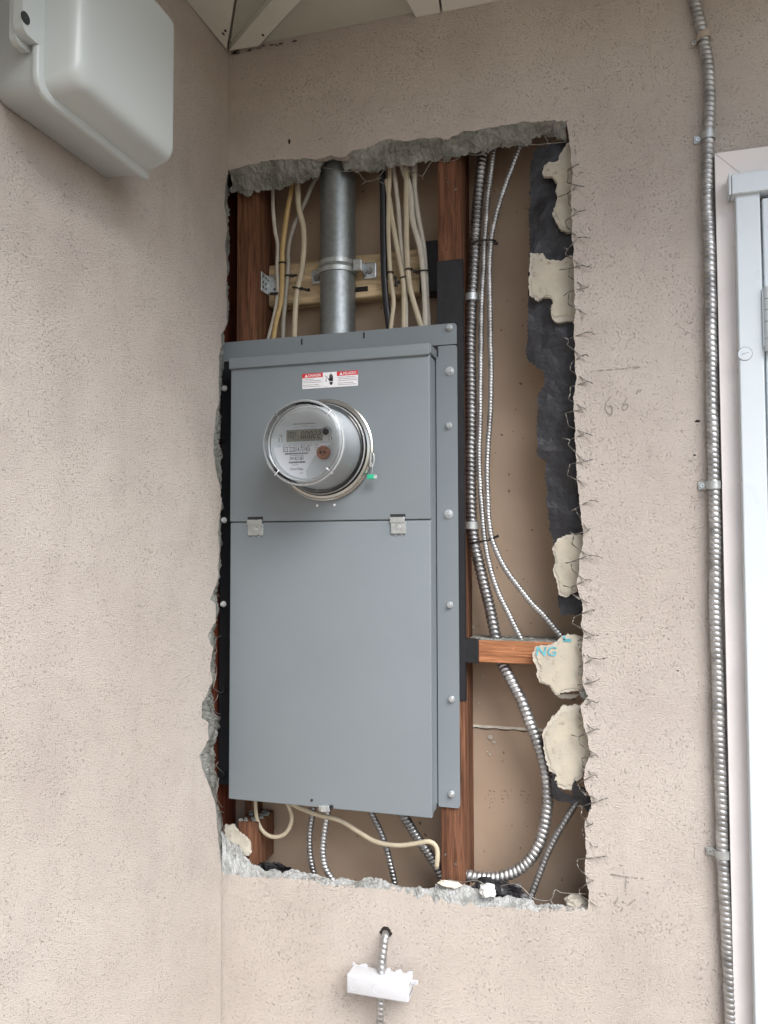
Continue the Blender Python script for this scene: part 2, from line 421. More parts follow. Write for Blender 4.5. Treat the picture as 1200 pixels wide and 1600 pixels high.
def text(body, w_, x, y, z, mat, parent, name='lettering', h=None, bold=0.0, align='CENTER', skew=0):
    """lettering on a surface that faces -y, centred on x, baseline z, width w_"""
    cu = bpy.data.curves.new('t', 'FONT'); cu.body = body; cu.align_x = align; cu.size = 1; cu.offset = bold; cu.resolution_u = 3
    o = bpy.data.objects.new('t', cu); COL.objects.link(o); bpy.context.view_layer.update()
    me = bpy.data.meshes.new_from_object(o); bpy.data.objects.remove(o)
    xs = [v.co.x for v in me.vertices]; ys = [v.co.y for v in me.vertices]
    W = max(xs)-min(xs); H = max(ys)-min(ys); k = w_/W; kh = k if h is None else h/H; x0 = (min(xs)+max(xs))/2; y0 = min(ys)
    off = OFF[parent.name]
    for v in me.vertices:
        v.co = Vector((x+(v.co.x-x0)*k+skew*(v.co.y-y0)*kh, y, z+(v.co.y-y0)*kh)) - off
    me.materials.clear(); me.materials.append(mat)
    t = bpy.data.objects.new(name, me); COL.objects.link(t); t.parent = parent; OFF[t.name] = off; return t
def stroke(bm, pts, wd, thick=.0004, gap=0.0):
    """a drawn line on a surface: thin flat ribbon, y = out of the surface"""
    for i, (a, b_) in enumerate(zip(pts, pts[1:])):
        if gap and random.random() < gap: continue
        d = (b_-a).normalized(); nrm = Vector((-d.z, 0, d.x))*wd/2*random.uniform(.7, 1.2)
        vs = [bm.verts.new(p) for p in (a-nrm, b_-nrm, b_+nrm, a+nrm)]; bm.faces.new(vs)

# ================================================================== SETTING
bm = bmesh.new(); bx(bm, (-30, -40, -.2), (40, 20, 0)); structure(obj('ground', bm, CONCRETE))

# ---- hole outline, pixels of the stucco face (y = 0) and of its broken back edge
YB = .024
top_f = [(359, 266), (372, 262), (380, 260), (400, 254), (415, 251), (440, 249), (460, 249), (485, 247), (500, 247), (515, 244), (530, 244), (540, 245), (545, 240), (553, 234), (566, 232), (580, 228), (595, 221), (610, 218), (625, 220), (640, 221), (652, 217), (665, 215), (685, 215), (700, 217), (712, 211), (722, 206), (745, 203), (770, 199), (790, 195), (810, 192), (830, 190), (845, 190), (865, 188), (886, 189)]
top_b = [(361, 299), (368, 298), (376, 301), (386, 303), (392, 298), (400, 295), (410, 298), (420, 297), (428, 293), (440, 292), (452, 292), (465, 290), (478, 289), (484, 284), (492, 283), (497, 279), (499, 268), (502, 256), (510, 250), (525, 249), (536, 252), (539, 264), (548, 266), (556, 269), (570, 270), (585, 270), (602, 262), (618, 257), (640, 257), (655, 254), (668, 251), (680, 252), (690, 249), (700, 252), (712, 247), (722, 242), (735, 240), (752, 239), (765, 238), (776, 231), (790, 229), (805, 232), (820, 231), (830, 222), (845, 210), (852, 206), (864, 211), (870, 219), (884, 220)]
right_f = [(886, 189), (889, 215), (892, 240), (893, 262), (896, 270), (893, 290), (892, 320), (894, 345), (894, 370), (896, 395), (896, 420), (898, 445), (897, 470), (899, 490), (896, 505), (898, 530), (898, 560), (900, 597), (896, 622), (898, 660), (899, 700), (901, 735), (905, 772), (907, 800), (910, 822), (911, 847), (907, 862), (905, 885), (901, 915), (908, 935), (910, 956), (908, 975), (911, 989), (910, 1010), (911, 1040), (909, 1060), (912, 1073), (919, 1088), (912, 1096), (908, 1103), (913, 1136), (918, 1155), (923, 1178), (915, 1195), (913, 1205), (913, 1225), (921, 1243), (925, 1262), (917, 1278), (914, 1285), (916, 1325), (915, 1370), (920, 1394), (918, 1421)]
bot_f = [(918, 1421), (900, 1422), (880, 1424), (860, 1426), (835, 1424), (815, 1420), (790, 1421), (770, 1416), (750, 1419), (735, 1411), (722, 1416), (712, 1409), (700, 1413), (688, 1406), (680, 1411), (668, 1402), (655, 1405), (640, 1396), (620, 1394), (605, 1391), (590, 1388), (560, 1388), (540, 1386), (520, 1386), (508, 1383), (495, 1378), (480, 1375), (460, 1374), (440, 1372), (420, 1373), (400, 1371), (380, 1371), (365, 1366), (352, 1366), (347, 1360)]
bot_b = [(922, 1417), (905, 1416), (886, 1414), (868, 1414), (850, 1411), (838, 1410), (826, 1405), (805, 1403), (785, 1402), (770, 1397), (750, 1393), (735, 1389), (722, 1384), (705, 1382), (690, 1384), (680, 1388), (665, 1388), (650, 1389), (640, 1388), (628, 1386), (615, 1382), (600, 1376), (587, 1372), (570, 1373), (555, 1375), (538, 1373), (518, 1373), (503, 1370), (490, 1366), (475, 1362), (461, 1360), (445, 1359), (430, 1359), (415, 1359), (404, 1356), (395, 1351), (388, 1341), (380, 1338), (374, 1322), (362, 1316), (353, 1304), (347, 1298)]
TF = jagp(pp(top_f, 0), .002, .0030, seed=1); BF = jagp(pp(bot_f, 0), .002, .0034, seed=2)
RF = jagp(pp(right_f, 0), .002, .0024, seed=3)
hole = TF + RF[1:] + BF[1:] + [Vector((-.06, 0, BF[-1].z)), Vector((-.06, 0, TF[0].z))]
DX0, DX1, DZ = .985, 1.86, 2.115
outer = [Vector(p) for p in ((-.15, 0, 0), (3.2, 0, 0), (3.2, 0, 2.56), (-.15, 0, 2.56))]
door_hole = [Vector(p) for p in ((DX0, 0, .02), (DX1, 0, .02), (DX1, 0, DZ), (DX0, 0, DZ))]
bm = bmesh.new(); slab(bm, [outer, hole, door_hole], 'y', 0, .016)
back_wall = tag(obj('stucco_wall', bm, STUCCO, off=Vector((0, 0, 0))), 'pinkish beige stucco wall with the big ragged opening cut around the grey meter panel', 'wall')
back_wall['kind'] = 'structure'
bm = bmesh.new()
rim(bm, TF, pp(top_b, YB+.004), 9, .006, 1)
rim(bm, RF, [p+Vector((.004, YB, 0)) for p in pp(right_f, 0)], 3, .002, 3)
obj('mortar_edge', bm, MORTAR, back_wall)
bm = bmesh.new(); rim(bm, BF, pp(bot_b, YB), 7, .0045, 2); o_ = obj('mortar_edge', bm, MORTAR_LIT, back_wall); o_['label'] = 'broken mortar along the bottom ledge, coloured paler as if lit'

# ---- side wall, broken back along the opening
side_f = [(358, 262), (357, 268), (352, 290), (351, 320), (355, 357), (351, 382), (355, 420), (353, 457), (356, 490), (353, 511), (346, 522), (346, 540), (342, 559), (342, 585), (342, 624), (337, 648), (334, 680), (334, 711), (337, 732), (343, 756), (346, 782), (343, 808), (340, 834), (343, 850), (342, 872), (340, 906), (328, 937), (337, 943), (337, 971), (325, 991), (328, 1007), (333, 1013), (328, 1041), (332, 1064), (321, 1089), (316, 1097), (315, 1123), (326, 1131), (326, 1157), (312, 1179), (316, 1202), (323, 1218), (330, 1235), (337, 1258), (340, 1300), (343, 1330), (346, 1362)]
side_b = [(360, 262), (357, 300), (354, 340), (358, 380), (355, 440), (357, 490), (349, 520), (349, 550), (348, 575), (345, 600), (344, 640), (345, 655), (341, 690), (346, 705), (346, 722), (345, 760), (346, 790), (345, 830), (346, 855), (343, 880), (343, 910), (336, 935), (340, 950), (339, 975), (335, 985), (338, 1000), (335, 1015), (336, 1040), (337, 1060), (333, 1080), (331, 1100), (334, 1115), (344, 1122), (345, 1135), (338, 1155), (333, 1170), (338, 1190), (338, 1210), (337, 1230), (339, 1250), (345, 1275), (347, 1300), (350, 1330), (352, 1366)]
SF = jagp([PX(a, b_, 0) for a, b_ in side_f], .002, .0028, 'x', seed=5)
for p in SF: p.y = min(p.y, -.0005)
zt, zb = SF[0].z, SF[-1].z
outl = [Vector((0, -4.2, 0)), Vector((0, -4.2, 2.56)), Vector((0, -.0005, 2.56))] + SF + [Vector((0, -.0005, 0))]
bm = bmesh.new(); slab(bm, [outl], 'x', 0, -.016)
side_wall = tag(obj('side_wall', bm, STUCCO, off=Vector((0, 0, 0))), 'beige stucco side wall on the left with its end chipped away beside the panel', 'wall')
side_wall['kind'] = 'structure'
bm = bmesh.new(); rim(bm, SF, [PX(a, b_, -.022) for a, b_ in side_b], 6, .0045, 6)
obj('mortar_edge', bm, MORTAR, side_wall)

# ---- closed wall core so that no daylight leaks into the cavity
bm = bmesh.new(); bx(bm, (-.2, .135, 0), (DX0-.03, .17, 2.56))
drywall = tag(obj('drywall_backing', bm, BACKING), 'brown paper back of the indoor drywall seen between the studs', 'drywall'); drywall['kind'] = 'structure'
bm = bmesh.new()
bx(bm, (DX0-.03, .03, 0), (DX0-.001, .16, 2.56)); bx(bm, (-.2, -4.2, 0), (-.16, .135, 2.56)); bx(bm, (DX1+.005, .03, 0), (3.2, .16, 2.56)); bx(bm, (DX0, .03, DZ+.01), (DX1, .16, 2.56))
core = tag(obj('wall_core', bm, WOOD_D), 'dark framing inside the house wall round the door', 'framing'); core['kind'] = 'structure'
bm = bmesh.new(); bx(bm, P(737, 1132, .1335), P(852, 1143, .1345) + Vector((.06, 0, 0)))
obj('joint_strip', bm, JOINT, drywall)
bm = bmesh.new()
a = P(737, 1137, .133); b_ = P(900, 1147, .133)
sweep(bm, [a.lerp(b_, t/20)+Vector((0, 0, .0015*math.sin(t*1.7))) for t in range(21)], .0007, 4); obj('joint_line', bm, GAP, drywall)
bm = bmesh.new()      # punched dot imprint on the paper
for gx, rows_ in ((755, [5, 1, 3, 2]), (782, [5, 2, 4, 1]), (810, [5, 3, 1, 1])):
    for r_, k in enumerate(rows_):
        for i in range(k):
            c = P(gx+random.uniform(0, 18), 1236+r_*6+random.uniform(-1, 1), .1347); cyl(bm, c, c+Vector((0, .0005, 0)), .0009, seg=6)
obj('dot_imprint', bm, WOOD_D, drywall)
bm = bmesh.new()
for (x_, y_, r_) in ((766, 1152, .005), (772, 1160, .003), (765, 1179, .002), (761, 1175, .0017), (400, 372, .006), (404, 380, .004), (738, 980, .0035), (755, 1057, .0018), (748, 1098, .0016)):
    rock(bm, P(x_, y_, .133), r_, x_, (1, .3, 1))
obj('glue_blob', bm, GYPSUM, drywall)

bm = bmesh.new()
for (x_, y_) in ((808, 330), (793, 470), (818, 470), (806, 640), (792, 860), (818, 905), (765, 1262), (800, 1290), (757, 1330)):
    c = P(x_, y_, .1348); cyl(bm, c, c-Vector((0, .0006, 0)), .0012, seg=8)
obj('nail_dimple', bm, WOOD_D, drywall)
# ---- eaves
ZS = 2.535; OH = .62
bm = bmesh.new(); bx(bm, (-.25, -OH, 2.562), (3.3, .2, 2.75)); bx(bm, (-.25, -4.2, 2.562), (OH, -OH, 2.75))
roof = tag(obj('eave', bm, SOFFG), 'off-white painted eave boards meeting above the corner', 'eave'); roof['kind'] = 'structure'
def ext(p, q, k): return p + (q-p)*k
def zslab(name, px, z, t, mat, par):
    bm = bmesh.new(); slab(bm, [[PZ(a, b_, z) for a, b_ in px]], 'z', z, z+t); return obj(name, bm, mat, par)
def zlong(a, b_, z, k): A = PZ(*a, z); B = PZ(*b_, z); return ext(A, B, k)
def zpoly(name, pts, z, t, mat):
    bm = bmesh.new(); slab(bm, [pts], 'z', z, z+t); return obj(name, bm, mat, roof)
c0 = PZ(356, 76, ZS)
zpoly('soffit_board', [PZ(354, 77, ZS), zlong((354, 77), (291, 0), ZS, 5), zlong((354, 77), (366, 0), ZS, 5)], ZS, .02, SOFF)
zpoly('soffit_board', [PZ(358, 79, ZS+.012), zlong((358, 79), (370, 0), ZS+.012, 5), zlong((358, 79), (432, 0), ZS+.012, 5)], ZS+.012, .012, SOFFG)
zpoly('hip_board', [PZ(358, 79, ZS), zlong((358, 79), (425, 0), ZS, 5), zlong((404, 72), (470, 0), ZS, 5), PZ(404, 72, ZS)], ZS, .024, SOFF)
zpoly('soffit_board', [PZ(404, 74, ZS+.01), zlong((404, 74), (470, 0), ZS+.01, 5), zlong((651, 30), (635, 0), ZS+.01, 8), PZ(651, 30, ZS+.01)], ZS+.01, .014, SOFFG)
zpoly('hip_board', [PZ(651, 29, ZS), zlong((651, 29), (635, 0), ZS, 9), zlong((688, 22), (685, 0), ZS, 9), PZ(688, 22, ZS)], ZS, .024, SOFF)
zpoly('soffit_board', [PZ(692, 21, ZS), zlong((692, 21), (689, 0), ZS, 9), Vector((3.2, -.6, ZS)), Vector((3.2, -.002, ZS))], ZS, .024, SOFF)
bm = bmesh.new()
for i in range(22):      # dirt and cobweb scraps caught under the board ends
    t = random.random()**2; p = P(362+t*110, 82-t*20, -.004) + Vector((random.uniform(-.004, .004), 0, random.uniform(-.004, .002)))
    rock(bm, p, random.uniform(.0008, .0022), i, (2.6, .6, .5))
for (x_, y_) in ((352, 48), (349, 53), (411, 55)):
    p = PZ(x_, y_, ZS-.001); rock(bm, p, .0022, x_, (1, 1.8, .3))
obj('dirt_scrap', bm, GAP, roof)

# ---- soil stains / marks on walls
def mark(name, strokes, wd, par, y=-.0012, gap=.35, step=.0022, jit=.0006, mat=PENCIL):
    bm = bmesh.new()
    for s_ in strokes:
        pts = [p+Vector((random.uniform(-jit, jit), 0, random.uniform(-jit, jit))) for p in resample(pp(s_, y), step)]
        stroke(bm, pts, wd, gap=gap)
    return obj(name, bm, mat, par)
mark('pencil_mark', [[(954, 620), (948, 628), (945, 637), (949, 645), (955, 649), (957, 640), (955, 634), (949, 634)],
                     [(980, 622), (974, 632), (972, 636), (973, 640), (977, 641), (981, 637), (983, 633), (979, 631), (974, 633)],
                     [(966, 611), (963, 616)], [(999, 608), (994, 616)], [(1003, 608), (999, 613)], [(965, 637), (966, 639)]], .0016, back_wall, gap=.12)
mark('pencil_mark', [[(925, 580), (945, 578), (965, 577), (988, 574), (1000, 573)]], .0017, back_wall, gap=.35)
mark('pencil_mark', [[(954, 1366), (972, 1369), (1006, 1373)], [(979, 1369), (977, 1393)], [(983, 1373), (978, 1376), (984, 1380)],
                     [(966, 1402), (961, 1410), (963, 1416), (970, 1419), (973, 1418), (971, 1424)], [(973, 1408), (974, 1411)], [(982, 1414), (988, 1409), (994, 1405)]], .002, back_wall, gap=.3)
mark('pencil_mark', [[(897, 187), (898, 215), (899, 245)], [(898, 271), (912, 269), (921, 270)]], .0016, back_wall, gap=.45)
bm = bmesh.new()
for (x_, y_, s_, vert) in ((452, 221, 2.4, 1), (1090, 658, 2.2, 0), (1085, 711, 1.3, 0), (1059, 1048, 1, 0)):
    rock(bm, P(x_, y_, 0), .0012*s_, x_, (.8, .5, 2) if vert else (1.6, .5, .8))
obj('chip', bm, GAP, back_wall)

# ================================================================== FRAMING
yS = .038
def board(name, a, b_, mat, label, bev=.002, cat='stud', group=None):
    bm = bmesh.new(); bx(bm, a, b_, bev); return tag(obj(name, bm, mat), label, cat, group)
x1a = P(370, 400, yS).x; x1b = P(402, 400, yS).x
board('stud', (x1a, yS, 1.12), (x1b, .128, 2.5), WOOD_V, 'brown wooden stud at the upper left of the opening, left of the cables')
board('corner_post', (-.13, -.11, .02), (-.040, .134, 2.5), WOOD_D, 'dark red-brown corner post showing in the gap left of the panel', cat='post')
x2a = P(684, 400, yS).x; x2b = P(721, 400, yS).x
s2 = board('stud', (x2a, yS, .86), (x2b, .128, 2.5), WOOD_V, 'orange-brown stud on the right side of the panel, partly wrapped in black')
bm = bmesh.new(); zt_ = P(700, 407, yS).z; zb_ = P(700, 1094, yS).z
bx(bm, (x2a-.0015, yS-.0022, zb_), (x2b+.0012, yS+.0, zt_), .0007, 1); bx(bm, (x2b+.0002, yS, zb_), (x2b+.0022, yS+.012, zt_)); obj('black_wrap', bm, TAPE, s2)
def nail(px, py, y, par, r=.0024):
    bm = bmesh.new(); c = P(px, py, y); cyl(bm, c+Vector((0, .001, 0)), c-Vector((0, .0006, 0)), r, r*.9, 12); obj('nail_head', bm, STEELD, par)
nail(700, 285, yS, s2); nail(712, 296, yS, s2); nail(696, 1335, yS, s2); nail(712, 1350, yS, s2); nail(708, 1120, yS, s2, .0018)
# blocking
zb0 = P(800, 1037, yS).z; zb1 = P(800, 1002, yS).z
bl = board('blocking', (x2b+.002, yS+.002, zb0), (.74, .13, zb1), WOOD_H, 'short orange wood block nailed level between studs where the flex conduits pass', cat='blocking')
bm = bmesh.new(); bx(bm, (x2b-.001, yS-.001, zb0-.0015), (P(748, 1018, yS).x, .06, zb1+.0015), .0008, 1); obj('black_wrap', bm, TAPE, bl)
bm = bmesh.new()
for i in range(46):
    rock(bm, (random.uniform(x2b+.01, .70), random.uniform(yS+.004, .12), zb1+.0005), random.uniform(.001, .0034), i, (1.3, 1, .5))
d_ = obj('dust', bm, GYPSUM, bl); d_['kind'] = 'stuff'
bm = bmesh.new(); slab(bm, [jagp([Vector(p) for p in ((x2b+.006, .042, zb1), (.735, .042, zb1), (.735, .126, zb1), (x2b+.006, .126, zb1))], .004, .002, 'z', 31, True)], 'z', zb1+.0012, zb1+.0004, grid=.01, wave=.0006, wscale=60); obj('dust_layer', bm, MORTAR, bl)
# short block bottom left
zc = P(375, 1283, yS).z
cb = board('cripple_block', (P(372, 1300, yS).x, yS, .86), (P(402, 1300, yS).x, .12, zc), WOOD_V, 'sawn-off wood block at the lower left corner of the opening', cat='block')
bm = bmesh.new()
for i in range(26):
    rock(bm, (random.uniform(P(372, 1300, yS).x, P(402, 1300, yS).x), random.uniform(yS+.004, .10), zc+.001), random.uniform(.0015, .005), i+50, (1.2, 1, .7))
d_ = obj('dust', bm, MORTAR, cb); d_['kind'] = 'stuff'
board('stud', (P(384, 1260, .1).x, .095, .86), (P(398, 1260, .1).x+.004, .132, 1.5), WOOD_V, 'narrow wood strip deep behind the sawn-off block under the panel')
# cross brace behind the pipe
bm = bmesh.new(); bp = [P(415, 411, .088), P(683, 388, .088), P(683, 458, .088), P(415, 476, .088)]
zt2 = (bp[0].z+bp[1].z)/2; zb2 = (bp[2].z+bp[3].z)/2
bx(bm, (x1b+.001, .088, zb2), (x2a-.001, .126, zt2), .006, 3)
br = tag(obj('cross_brace', bm, WOOD_PALE), 'pale planed wood brace running level behind the thick pipe', 'brace')
bm = bmesh.new(); bx(bm, (P(655, 420, .086).x, .0865, zb2-.002), (x2a-.0005, .127, zt2+.012), .001, 1); obj('black_wrap', bm, TAPE, br)
bm = bmesh.new()
bx(bm, P(554, 449, .0874), P(575, 455, .0882)); obj('slot', bm, GAP, br)
bm = bmesh.new(); c = P(482, 453, .0876); cyl(bm, c, c+Vector((0, .001, 0)), .004, seg=12)
obj('slot', bm, GAP, br)

# galvanised angle bracket
bl1 = thing('angle_bracket', P(414, 462, .08), 'small galvanised angle bracket full of holes between left stud and pale brace', 'bracket')
bm = bmesh.new(); A = P(414, 428, .088); xb = x1b+.0015
bx(bm, (xb, .052, P(414, 458, .07).z), (xb+.0018, .087, P(414, 428, .07).z), .0005, 1)
bx(bm, (xb, .0858, P(414, 460, .086).z), (P(438, 440, .086).x, .0874, P(414, 431, .086).z), .0005, 1)
obj('plate', bm, ZINC, bl1)
bm = bmesh.new()
for zz in (.25, .5, .8):
    z_ = P(414, 458, .07).z*(1-zz)+P(414, 428, .07).z*zz
    for yy in (.060, .074): cyl(bm, (xb+.0017, yy, z_), (xb+.0024, yy, z_), .0024, seg=10)
for (x_, y_) in ((419, 438), (431, 435), (418, 452), (429, 452)):
    c = P(x_, y_, .0855); cyl(bm, c, c+Vector((0, .001, 0)), .0024, seg=10)
obj('hole', bm, GAP, bl1)

# ================================================================== SHEATHING, PAPER
def ragged(name, px, y0, t, mat, label, cat, step=.0030, amp=.0030, wave=.001, grid=.012, seed=0, kids=None, wscale=20):
    pts = [p+Vector((random.uniform(-.0011, .0011), 0, random.uniform(-.0011, .0011))) for p in jagp(pp(px, y0), step, amp, seed=seed, closed=True)]
    bm = bmesh.new(); slab(bm, [pts], 'y', y0, y0+t, grid=grid, wave=wave, wscale=wscale)
    o = tag(obj(name, bm, mat), label, cat)
    if cat == 'board' and len(px) > 9:
        cx = sum(p.x for p in pts)/len(pts); cz = sum(p.z for p in pts)/len(pts); inner = []
        for i, p in enumerate(pts):
            k = .90+.09*noise.noise(Vector((p.x*30+seed, 0, p.z*30)))+.03*noise.noise(Vector((p.x*120+seed, 0, p.z*120)))
            k = min(k-random.uniform(0, .02), .985); inner.append(Vector((cx+(p.x-cx)*k, y0, cz+(p.z-cz)*k)))
        bm = bmesh.new(); slab(bm, [inner], 'y', y0-.0016, y0-.0009, grid=grid, wave=wave, wscale=wscale); obj('face_paper', bm, FPAPER, o)
    return o
RXm = .745
def toR(px): return px
ragged('building_paper', [(905, 215), (868, 222), (838, 232), (828, 262), (827, 320), (826, 395), (826, 467), (823, 560), (835, 573), (852, 580), (847, 610), (841, 617), (839, 665), (840, 712), (852, 722), (853, 760), (855, 785), (859, 830), (865, 855), (869, 895), (872, 935), (875, 961), (904, 962), (925, 963), (925, 215)], .040, .0012, PAPER, 'torn black building paper hanging along the right side of the opening', 'paper', wave=.005, seed=11, wscale=16)
ragged('building_paper', [(862, 1207), (869, 1210), (868, 1225), (878, 1238), (892, 1243), (898, 1219), (904, 1230), (912, 1243), (940, 1250), (940, 1275), (923, 1272), (914, 1262), (904, 1251), (890, 1256), (872, 1252), (863, 1245), (860, 1225)], .020, .0015, PAPER, 'scrap of black building paper under the lowest yellow board piece', 'paper', wave=.005, grid=.006, seed=12)
ragged('building_paper', [(735, 1385), (752, 1368), (775, 1376), (800, 1382), (812, 1378), (818, 1395), (826, 1404), (800, 1412), (770, 1406), (745, 1400)], .030, .0012, PAPER, 'crumpled black paper scrap at the bottom under the thick conduit bend', 'paper', wave=.01, grid=.006, seed=14, wscale=40)
ragged('building_paper', [(398, 1352), (420, 1346), (440, 1350), (455, 1355), (470, 1362), (455, 1366), (420, 1366), (400, 1362)], .040, .0012, PAPER, 'crumpled black paper scrap on the lower left ledge of the opening', 'paper', wave=.01, grid=.006, seed=15, wscale=40)
bm = bmesh.new(); bx(bm, (-.0385, -.105, 1.44), (-.0372, .036, 2.02)); tag(obj('building_paper', bm, PAPER), 'black building paper on the corner post left of the panel top', 'paper')
GY = .024
ragged('sheathing_piece', [(846, 272), (852, 255), (860, 252), (872, 250), (885, 222), (912, 222), (912, 361), (900, 361), (885, 362), (875, 357), (868, 345), (864, 335), (868, 320), (870, 305), (868, 288), (860, 275)], GY, .011, GYPSUM, 'topmost torn yellowish gypsum board piece, at the upper right corner', 'board', seed=21)
ragged('sheathing_piece', [(827, 394), (850, 395), (852, 403), (858, 406), (877, 406), (892, 400), (915, 400), (915, 503), (890, 502), (872, 503), (862, 497), (861, 480), (864, 472), (860, 466), (847, 464), (840, 470), (827, 461), (826, 430)], GY+.004, .010, GYPSUM, 'torn gypsum board piece with a square left corner, second from top', 'board', seed=22)
ragged('sheathing_piece', [(863, 857), (872, 842), (882, 836), (894, 834), (925, 836), (925, 924), (900, 925), (885, 933), (873, 930), (870, 912), (865, 895), (867, 875)], GY, .011, GYPSUM, 'rounded torn gypsum board piece above the wood block', 'board', seed=23)
g4 = ragged('sheathing_piece', [(833, 1020), (835, 1013), (846, 1010), (856, 1009), (868, 1003), (875, 995), (884, 992), (904, 993), (930, 996), (930, 1080), (898, 1079), (880, 1082), (870, 1086), (862, 1079), (859, 1071), (850, 1069), (843, 1066), (839, 1055), (838, 1042), (835, 1032)], GY-.006, .011, GYPSUM, 'torn gypsum board piece with blue printed letters, over the wood block end', 'board', seed=24, wave=.0006)
ragged('sheathing_piece', [(847, 1146), (852, 1135), (862, 1124), (869, 1113), (877, 1106), (895, 1102), (930, 1104), (935, 1150), (930, 1195), (912, 1200), (908, 1218), (898, 1221), (895, 1235), (880, 1232), (871, 1229), (864, 1206), (858, 1204), (852, 1180), (847, 1160)], GY-.003, .011, GYPSUM, 'lowest large torn gypsum board piece, beside the thick conduit', 'board', seed=25)
ragged('sheathing_piece', [(868, 1083), (878, 1085), (895, 1083), (905, 1085), (898, 1092), (880, 1092), (872, 1089)], GY+.012, .008, GYPSUM, 'narrow torn gypsum sliver between the two lowest pieces', 'board', seed=26)
ragged('sheathing_piece', [(352, 1288), (366, 1291), (372, 1302), (388, 1312), (391, 1332), (385, 1338), (374, 1330), (360, 1318), (352, 1308)], GY+.004, .008, GYPSUM, 'crumbled pale gypsum piece on the sawn-off block, lower left corner', 'board', seed=27, wave=.004, grid=.006)
text('NG', P(868, 1015, 0).x-P(837, 1015, 0).x, P(853, 1015, .0150).x, .0150, P(853, 1025, .0150).z, BLUEI, g4, 'printed_letters', h=.017, skew=.12, bold=.01)
bm = bmesh.new(); bx(bm, P(880, 998, .0150), P(893, 1003, .0154)); bx(bm, P(880, 993, .0150), P(883, 1000, .0154)); obj('printed_letters', bm, BLUEI, g4)

def rockthing(px, py, y, r, mat, label, seed, sq=(1, .8, .7)):
    bm = bmesh.new(); rock(bm, P(px, py, y), r, seed, sq); tag(obj('rubble', bm, mat), label, 'rubble')
rockthing(761, 1391, .008, .016, simple('pale_mortar', (.62, .64, .63), .9, var=.1, bdist=.0015, bscale=120), 'pale chunk of mortar lying on the bottom ledge', 3)
rockthing(901, 1409, .03, .019, GYPSUM, 'pale yellow gypsum lump in the lower right corner', 8, (1, .8, .62))
rockthing(703, 1381, .02, .011, JOINT, 'splintered pale lump at the foot of the right stud', 12, (2.0, .8, .5))
rockthing(917, 1086, .012, .012, MORTAR, 'grey mortar lump stuck on the right edge below the lettered board', 17, (.9, .6, 1.1))
rockthing(388, 302, .02, .007, MORTAR, 'small pale lump hanging under the upper left mortar edge', 19, (1.3, .8, 1))

# ================================================================== THICK PIPE
pc = P(528, 400, .07)
pr = (P(555, 400, .07).x-P(502, 400, .07).x)/2*.985
bm = bmesh.new(); cyl(bm, (pc.x, .07, P(528, 540, .07).z), (pc.x, .07, 2.50), pr, seg=48, caps=True)
pipe = tag(obj('conduit_pipe', bm, GALV, smooth=False), 'thick galvanised steel conduit pipe rising from the top of the panel', 'pipe'); smooth_angle(pipe)
for (x_, y_, k) in ((515, 308, .0012), (514, 329, .0016), (541, 453, .0006)):
    bm = bmesh.new(); p = P(x_, y_, .07-pr*.93); rock(bm, p, k, x_, (1, .5, 1.3)); obj('speck', bm, GAP, pipe)
cl = thing('pipe_clamp', (pc.x, .07, P(528, 424, .04).z), 'zinc two-piece clamp collar bolted round the thick pipe', 'clamp')
zc1 = P(528, 403, .04).z; zc2 = P(528, 422, .04).z; zm = (zc1+zc2)/2
bm = bmesh.new(); hgt = zc1-zc2
lathe(bm, Vector((pc.x, .07, zc2)), [(pr+.0005, 0), (pr+.003, 0), (pr+.0035, hgt*.35), (pr+.001, hgt*.42), (pr+.0055, hgt*.5), (pr+.001, hgt*.58), (pr+.0035, hgt*.65), (pr+.003, hgt), (pr+.0005, hgt)], 48, Vector((0, 0, 1)))
smooth_angle(obj('band', bm, ZINC, cl), 30)
bm = bmesh.new(); a = P(557, 421, .06)
bx(bm, (a.x-.004, .050, zm-.013), (a.x+.012, .056, zm+.010), .001, 1); bx(bm, (a.x+.010, .052, zm-.014), (a.x+.014, .084, zm+.008), .001, 1)
bx(bm, (P(567, 421, .082).x, .0845, P(570, 436, .084).z), (P(588, 421, .084).x, .0872, P(570, 411, .084).z), .003, 2); obj('ear', bm, ZINC, cl)
bm = bmesh.new(); bx(bm, (P(487, 434, .084).x, .0845, P(487, 444, .084).z), (P(506, 434, .084).x, .0872, P(487, 423, .084).z), .003, 2); obj('ear', bm, ZINC, cl)
for (x_, y_) in ((577, 423), (495, 434)):
    bm = bmesh.new(); c = P(x_, y_, .084); cyl(bm, c, c+Vector((0, -.004, 0)), .0072, .006, 20); cyl(bm, c+Vector((0, -.004, 0)), c+Vector((0, -.0055, 0)), .0045, .003, 6); obj('bolt', bm, STEELD, cl)

